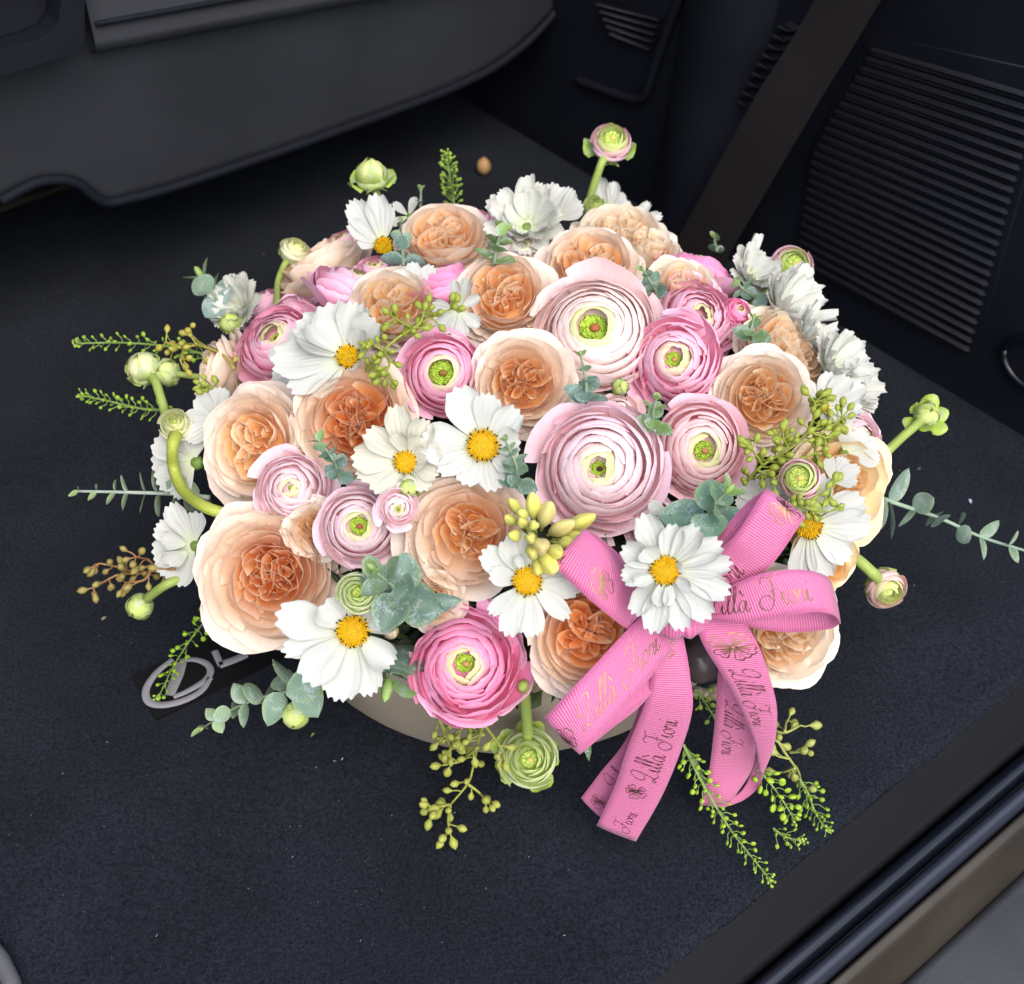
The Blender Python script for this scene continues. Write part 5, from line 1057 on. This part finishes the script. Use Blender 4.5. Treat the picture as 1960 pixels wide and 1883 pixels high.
# ------------------------------------------------------------------ the pink bow
BOWP = at(1290, 1170, .02)
bow = empty('bow', Matrix.Translation(BOWP), 'pink grosgrain ribbon bow with copper lettering at the lower right of the bouquet', 'ribbon bow')
class Strip:
    def __init__(s, L, Rr, wl, name, n=48, m=7, camber=.0006, kind='ribbon_loop'):
        f = np.linspace(0, 1, len(L)); fw_ = np.linspace(0, 1, len(wl)); W_ = np.interp(f, fw_, wl)
        A = catmull([onw(x, y, w_) for (x, y), w_ in zip(L, W_)], n); B = catmull([onw(x, y, w_) for (x, y), w_ in zip(Rr, W_)], n)
        cen = (A + B) / 2; s.len = np.r_[0, np.cumsum(np.linalg.norm(np.diff(cen, axis=0), axis=1))]
        v = np.linspace(0, 1, m); T = np.gradient(cen, axis=0); s.G = np.zeros((n, m, 3)); s.n = n; s.m = m; s.v = v
        for i in range(n):
            nn = nrm(np.cross(T[i], B[i] - A[i])); nn = nn if nn @ (-FW) > 0 else -nn
            for j in range(m): s.G[i, j] = A[i] * (1 - v[j]) + B[i] * v[j] + nn * camber * (1 - (2 * v[j] - 1) ** 2)
        s.wid = float(np.linalg.norm(B - A, axis=1).mean())
        U = np.stack([np.repeat(s.len, m), np.tile(v, n)], 1); V = s.G.reshape(-1, 3)
        s.o = pin(link(name, rawmesh(name, V, gridfaces(n, m), None, U, RIBBON)), bow)
        so = s.o.modifiers.new('thickness', 'SOLIDIFY'); so.thickness = .00035; so.offset = 0
    def pos(s, d, v):
        d = np.clip(d, 0, s.len[-1] - 1e-6); i = np.interp(d, s.len, np.arange(s.n)); j = np.clip(v, 0, 1) * (s.m - 1); i0 = int(min(i, s.n - 2)); j0 = int(min(j, s.m - 2)); a = i - i0; b = j - j0
        g = s.G; p = (g[i0, j0] * (1 - a) + g[i0 + 1, j0] * a) * (1 - b) + (g[i0, j0 + 1] * (1 - a) + g[i0 + 1, j0 + 1] * a) * b
        nn = nrm(np.cross(g[i0 + 1, j0] - g[i0, j0], g[i0, j0 + 1] - g[i0, j0])); nn = nn if nn @ (-FW) > 0 else -nn
        return p + nn * .00042
GL = {'L': (1.55, [[(.75, 1.2), (.3, 1.0), (0, 1.35), (.3, 1.95), (.95, 2.35), (1.3, 2.15), (1.1, 1.4), (.75, .65), (.35, .12), (.02, 0), (.05, .32), (.45, .26), (.95, .0), (1.5, .2)]]),
      'i': (.55, [[(0, .4), (.26, 1.0), (.12, .25), (.26, .0), (.52, .3)], [(.38, 1.5), (.42, 1.6)]]),
      'l': (.55, [[(0, .3), (.45, 1.3), (.75, 2.15), (.6, 2.3), (.38, 1.6), (.14, .45), (.22, .0), (.52, .3)]]),
      'a': (1.0, [[(.75, .85), (.45, 1.0), (.08, .6), (.1, .08), (.4, .1), (.78, .95), (.64, .2), (.76, .0), (1.0, .3)], [(.45, 1.85), (.72, 1.35)]]),
      'F': (1.5, [[(.35, 1.9), (.7, 2.3), (1.3, 2.2), (2.15, 2.45)], [(1.42, 2.2), (1.2, 1.4), (.85, .5), (.3, -.15), (-.25, -.1), (-.4, .4), (.0, .85), (.55, .9), (.75, .6)], [(.85, 1.2), (1.5, 1.28)]]),
      'o': (.8, [[(.5, .98), (.1, .7), (.06, .2), (.35, .0), (.66, .4), (.6, .85), (.4, .98), (.8, .75)]]),
      'r': (.75, [[(0, .3), (.26, 1.05), (.3, .8), (.62, .92), (.46, .25), (.55, .0), (.78, .3)]]), ' ': (1.2, [])}
def foil_line(mb, S, pts, place, bw):
    P = catmull(pts, max(8, 4 * len(pts))); T = np.gradient(P, axis=0); an = np.arctan2(T[:, 1], T[:, 0]); T /= np.linalg.norm(T, axis=1)[:, None] + 1e-9; Nn = np.stack([-T[:, 1], T[:, 0]], 1)
    wd = bw * (.42 + .75 * np.abs(np.sin(an - .35)) ** 2); V = []
    for q, nn, w_ in zip(P, Nn, wd):
        for sg in (-1, 1): V.append(S.pos(*place(q + nn * sg * w_ * .5)))
    n = len(P); mb.add(V, [(2 * i, 2 * i + 1, 2 * i + 3, 2 * i + 2) for i in range(n - 1)])
def text(S, st, d0, size, vb, dirn=1, up=-1, bw=.105):
    """print along a strip: d0 start in metres, vb baseline across, dirn reading direction, up = which way the letters stand"""
    mb = MB(); x0 = 0
    for ch in st:
        adv, seg = GL[ch]
        for s_ in seg: foil_line(mb, S, [(x0 + a, b) for a, b in s_], lambda q: (d0 + dirn * q[0] * size, vb + up * q[1] * size / S.wid), bw)
        x0 += adv
    if mb.n: pin(mb.build('gold_lettering', FOIL), S.o)
def emblem(S, d, v, r, rot=0.0, seed=0, bw=.07):
    rng = np.random.default_rng(seed); mb = MB(); place = lambda q: (d + q[0] * r, v + q[1] * r / S.wid)
    for k in range(5):
        a = rot + k * 1.2566 + rng.normal(0, .1); L = rng.uniform(.85, 1.1)
        def pt(rr, da): return (rr * L * math.cos(a + da), rr * L * math.sin(a + da))
        foil_line(mb, S, [pt(.08, 0), pt(.5, .42), pt(.85, .45), pt(.95, .2), pt(.86, .05), pt(.98, -.15), pt(.85, -.42), pt(.5, -.42), pt(.08, 0)], place, bw)
        for da in (-.18, .05, .22): foil_line(mb, S, [pt(.1, da), pt(.45, da), pt(.72, da * .9)], place, bw * .6)
    foil_line(mb, S, [(.0, .14), (.14, 0), (0, -.14), (-.14, 0), (0, .14)], place, .12)
    pin(mb.build('gold_flower_print', FOIL), S.o)
LA = Strip([(1280, 1155), (1220, 1107), (1184, 1073), (1150, 1040), (1121, 1015), (1119, 1013)], [(1262, 1232), (1202, 1204), (1168, 1180), (1115, 1136), (1064, 1087), (1061, 1083)], [.600, .592, .584, .580, .583, .590], 'ribbon_loop')
LA2 = Strip([(1121, 1014), (1150, 1030), (1221, 1093), (1285, 1150)], [(1062, 1083), (1110, 1115), (1190, 1180), (1262, 1230)], [.590, .597, .602, .606], 'ribbon_loop')
LB = Strip([(1300, 1140), (1371, 1058), (1409, 1022), (1454, 952), (1466, 936), (1467, 934)], [(1340, 1195), (1436, 1120), (1485, 1071), (1527, 1010), (1540, 992), (1541, 988)], [.600, .588, .580, .575, .578, .585], 'ribbon_loop')
LB2 = Strip([(1467, 935), (1430, 962), (1385, 1012), (1340, 1075), (1300, 1125)], [(1540, 989), (1480, 1040), (1440, 1090), (1380, 1140), (1330, 1190)], [.585, .592, .595, .598, .602], 'ribbon_loop')
LC = Strip([(1325, 1158), (1395, 1122), (1463, 1096), (1530, 1090), (1575, 1099), (1590, 1112)], [(1335, 1182), (1410, 1192), (1507, 1179), (1558, 1171), (1596, 1178), (1609, 1194)], [.600, .586, .578, .578, .585, .600], 'ribbon_loop')
LC2 = Strip([(1590, 1111), (1570, 1122), (1500, 1140), (1420, 1160), (1340, 1170)], [(1609, 1193), (1585, 1204), (1507, 1210), (1425, 1199), (1340, 1190)], [.600, .608, .612, .608, .603], 'ribbon_loop')
LD = Strip([(1268, 1150), (1219, 1187), (1133, 1278), (1090, 1323), (1046, 1369), (1043, 1373)], [(1290, 1240), (1248, 1293), (1157, 1397), (1134, 1420), (1113, 1440), (1110, 1444)], [.600, .592, .585, .583, .587, .596], 'ribbon_loop')
LD2 = Strip([(1044, 1371), (1120, 1320), (1200, 1240), (1280, 1180)], [(1111, 1443), (1172, 1393), (1219, 1357), (1262, 1310)], [.596, .603, .606, .608], 'ribbon_loop')
TF = Strip([(1250, 1260), (1205, 1402), (1147, 1481), (1112, 1527)], [(1300, 1260), (1262, 1420), (1205, 1515), (1152, 1566)], [.622, .645, .668, .682], 'ribbon_tail')
TE = Strip([(1250, 1185), (1245, 1240), (1246, 1295), (1233, 1350), (1200, 1433), (1176, 1505), (1142, 1580)], [(1300, 1185), (1312, 1240), (1321, 1295), (1325, 1360), (1300, 1445), (1264, 1529), (1217, 1610)], [.598, .600, .604, .612, .632, .652, .672], 'ribbon_tail')
TH = Strip([(1376, 1255), (1373, 1300), (1369, 1370), (1357, 1475), (1339, 1542)], [(1440, 1255), (1446, 1320), (1448, 1400), (1440, 1470), (1400, 1533)], [.630, .638, .652, .680, .692], 'ribbon_tail')
TH2 = Strip([(1449, 1400), (1440, 1470), (1412, 1520), (1352, 1541)], [(1462, 1450), (1455, 1500), (1425, 1530), (1384, 1546)], [.665, .685, .694, .697], 'ribbon_tail', camber=0)
TG = Strip([(1325, 1185), (1350, 1241), (1384, 1295), (1417, 1356), (1444, 1421), (1455, 1479)], [(1420, 1180), (1451, 1234), (1471, 1289), (1487, 1355), (1482, 1425), (1461, 1480)], [.600, .602, .610, .625, .645, .665], 'ribbon_tail')
KN = Strip([(1232, 1172), (1262, 1176), (1290, 1170), (1320, 1176), (1348, 1166)], [(1240, 1218), (1262, 1212), (1290, 1226), (1318, 1208), (1346, 1200)], [.602, .590, .587, .590, .602], 'knot', camber=.004)
KN2 = Strip([(1300, 1190), (1318, 1182), (1340, 1188)], [(1305, 1216), (1322, 1222), (1338, 1210)], [.592, .588, .596], 'knot', camber=.003)
SZ = .0062
text(LC, 'Lilla Fiori', .007, .0054, .74, 1, -1)
text(LB, 'Fiori', .010, .0058, .72, 1, -1); emblem(LB, LB.len[-1] - .011, .55, .0075, .3, 1)
emblem(LA, LA.len[-1] - .018 - .010, .60, .0070, .8, 2); text(LA, 'Li', .020, .0045, .85, -1, -1); text(LA, 'ri', LA.len[-1] - .0035, .0045, .86, -1, -1)
text(LD, 'Lilla Fiori', LD.len[-1] - .021, .0057, .74, -1, -1); emblem(LD, LD.len[-1] - .0075, .62, .0078, 2.2, 3)
LE_ = TE.len[-1]
emblem(TE, .012, .45, .0072, .5, 4); text(TE, 'Lilla Fiori', LE_ * .69, .0050, .76, -1, -1); emblem(TE, LE_ * .755, .45, .0055, 1.2, 5); text(TE, 'Fiori', LE_ * .965, .0037, .72, -1, -1)
emblem(TG, .016, .52, .0088, .2, 6); text(TG, 'Lilla Fiori', .030, .0047, .20, 1, 1)
text(TH, 'Lilla Fiori', .030, .0044, .22, 1, 1); emblem(TH, .013, .7, .006, .4, 7)
text(TF, 'Lil', TF.len[-1] * .80, .0045, .75, -1, -1); emblem(TF, TF.len[-1] * .93, .5, .005, .6, 8)
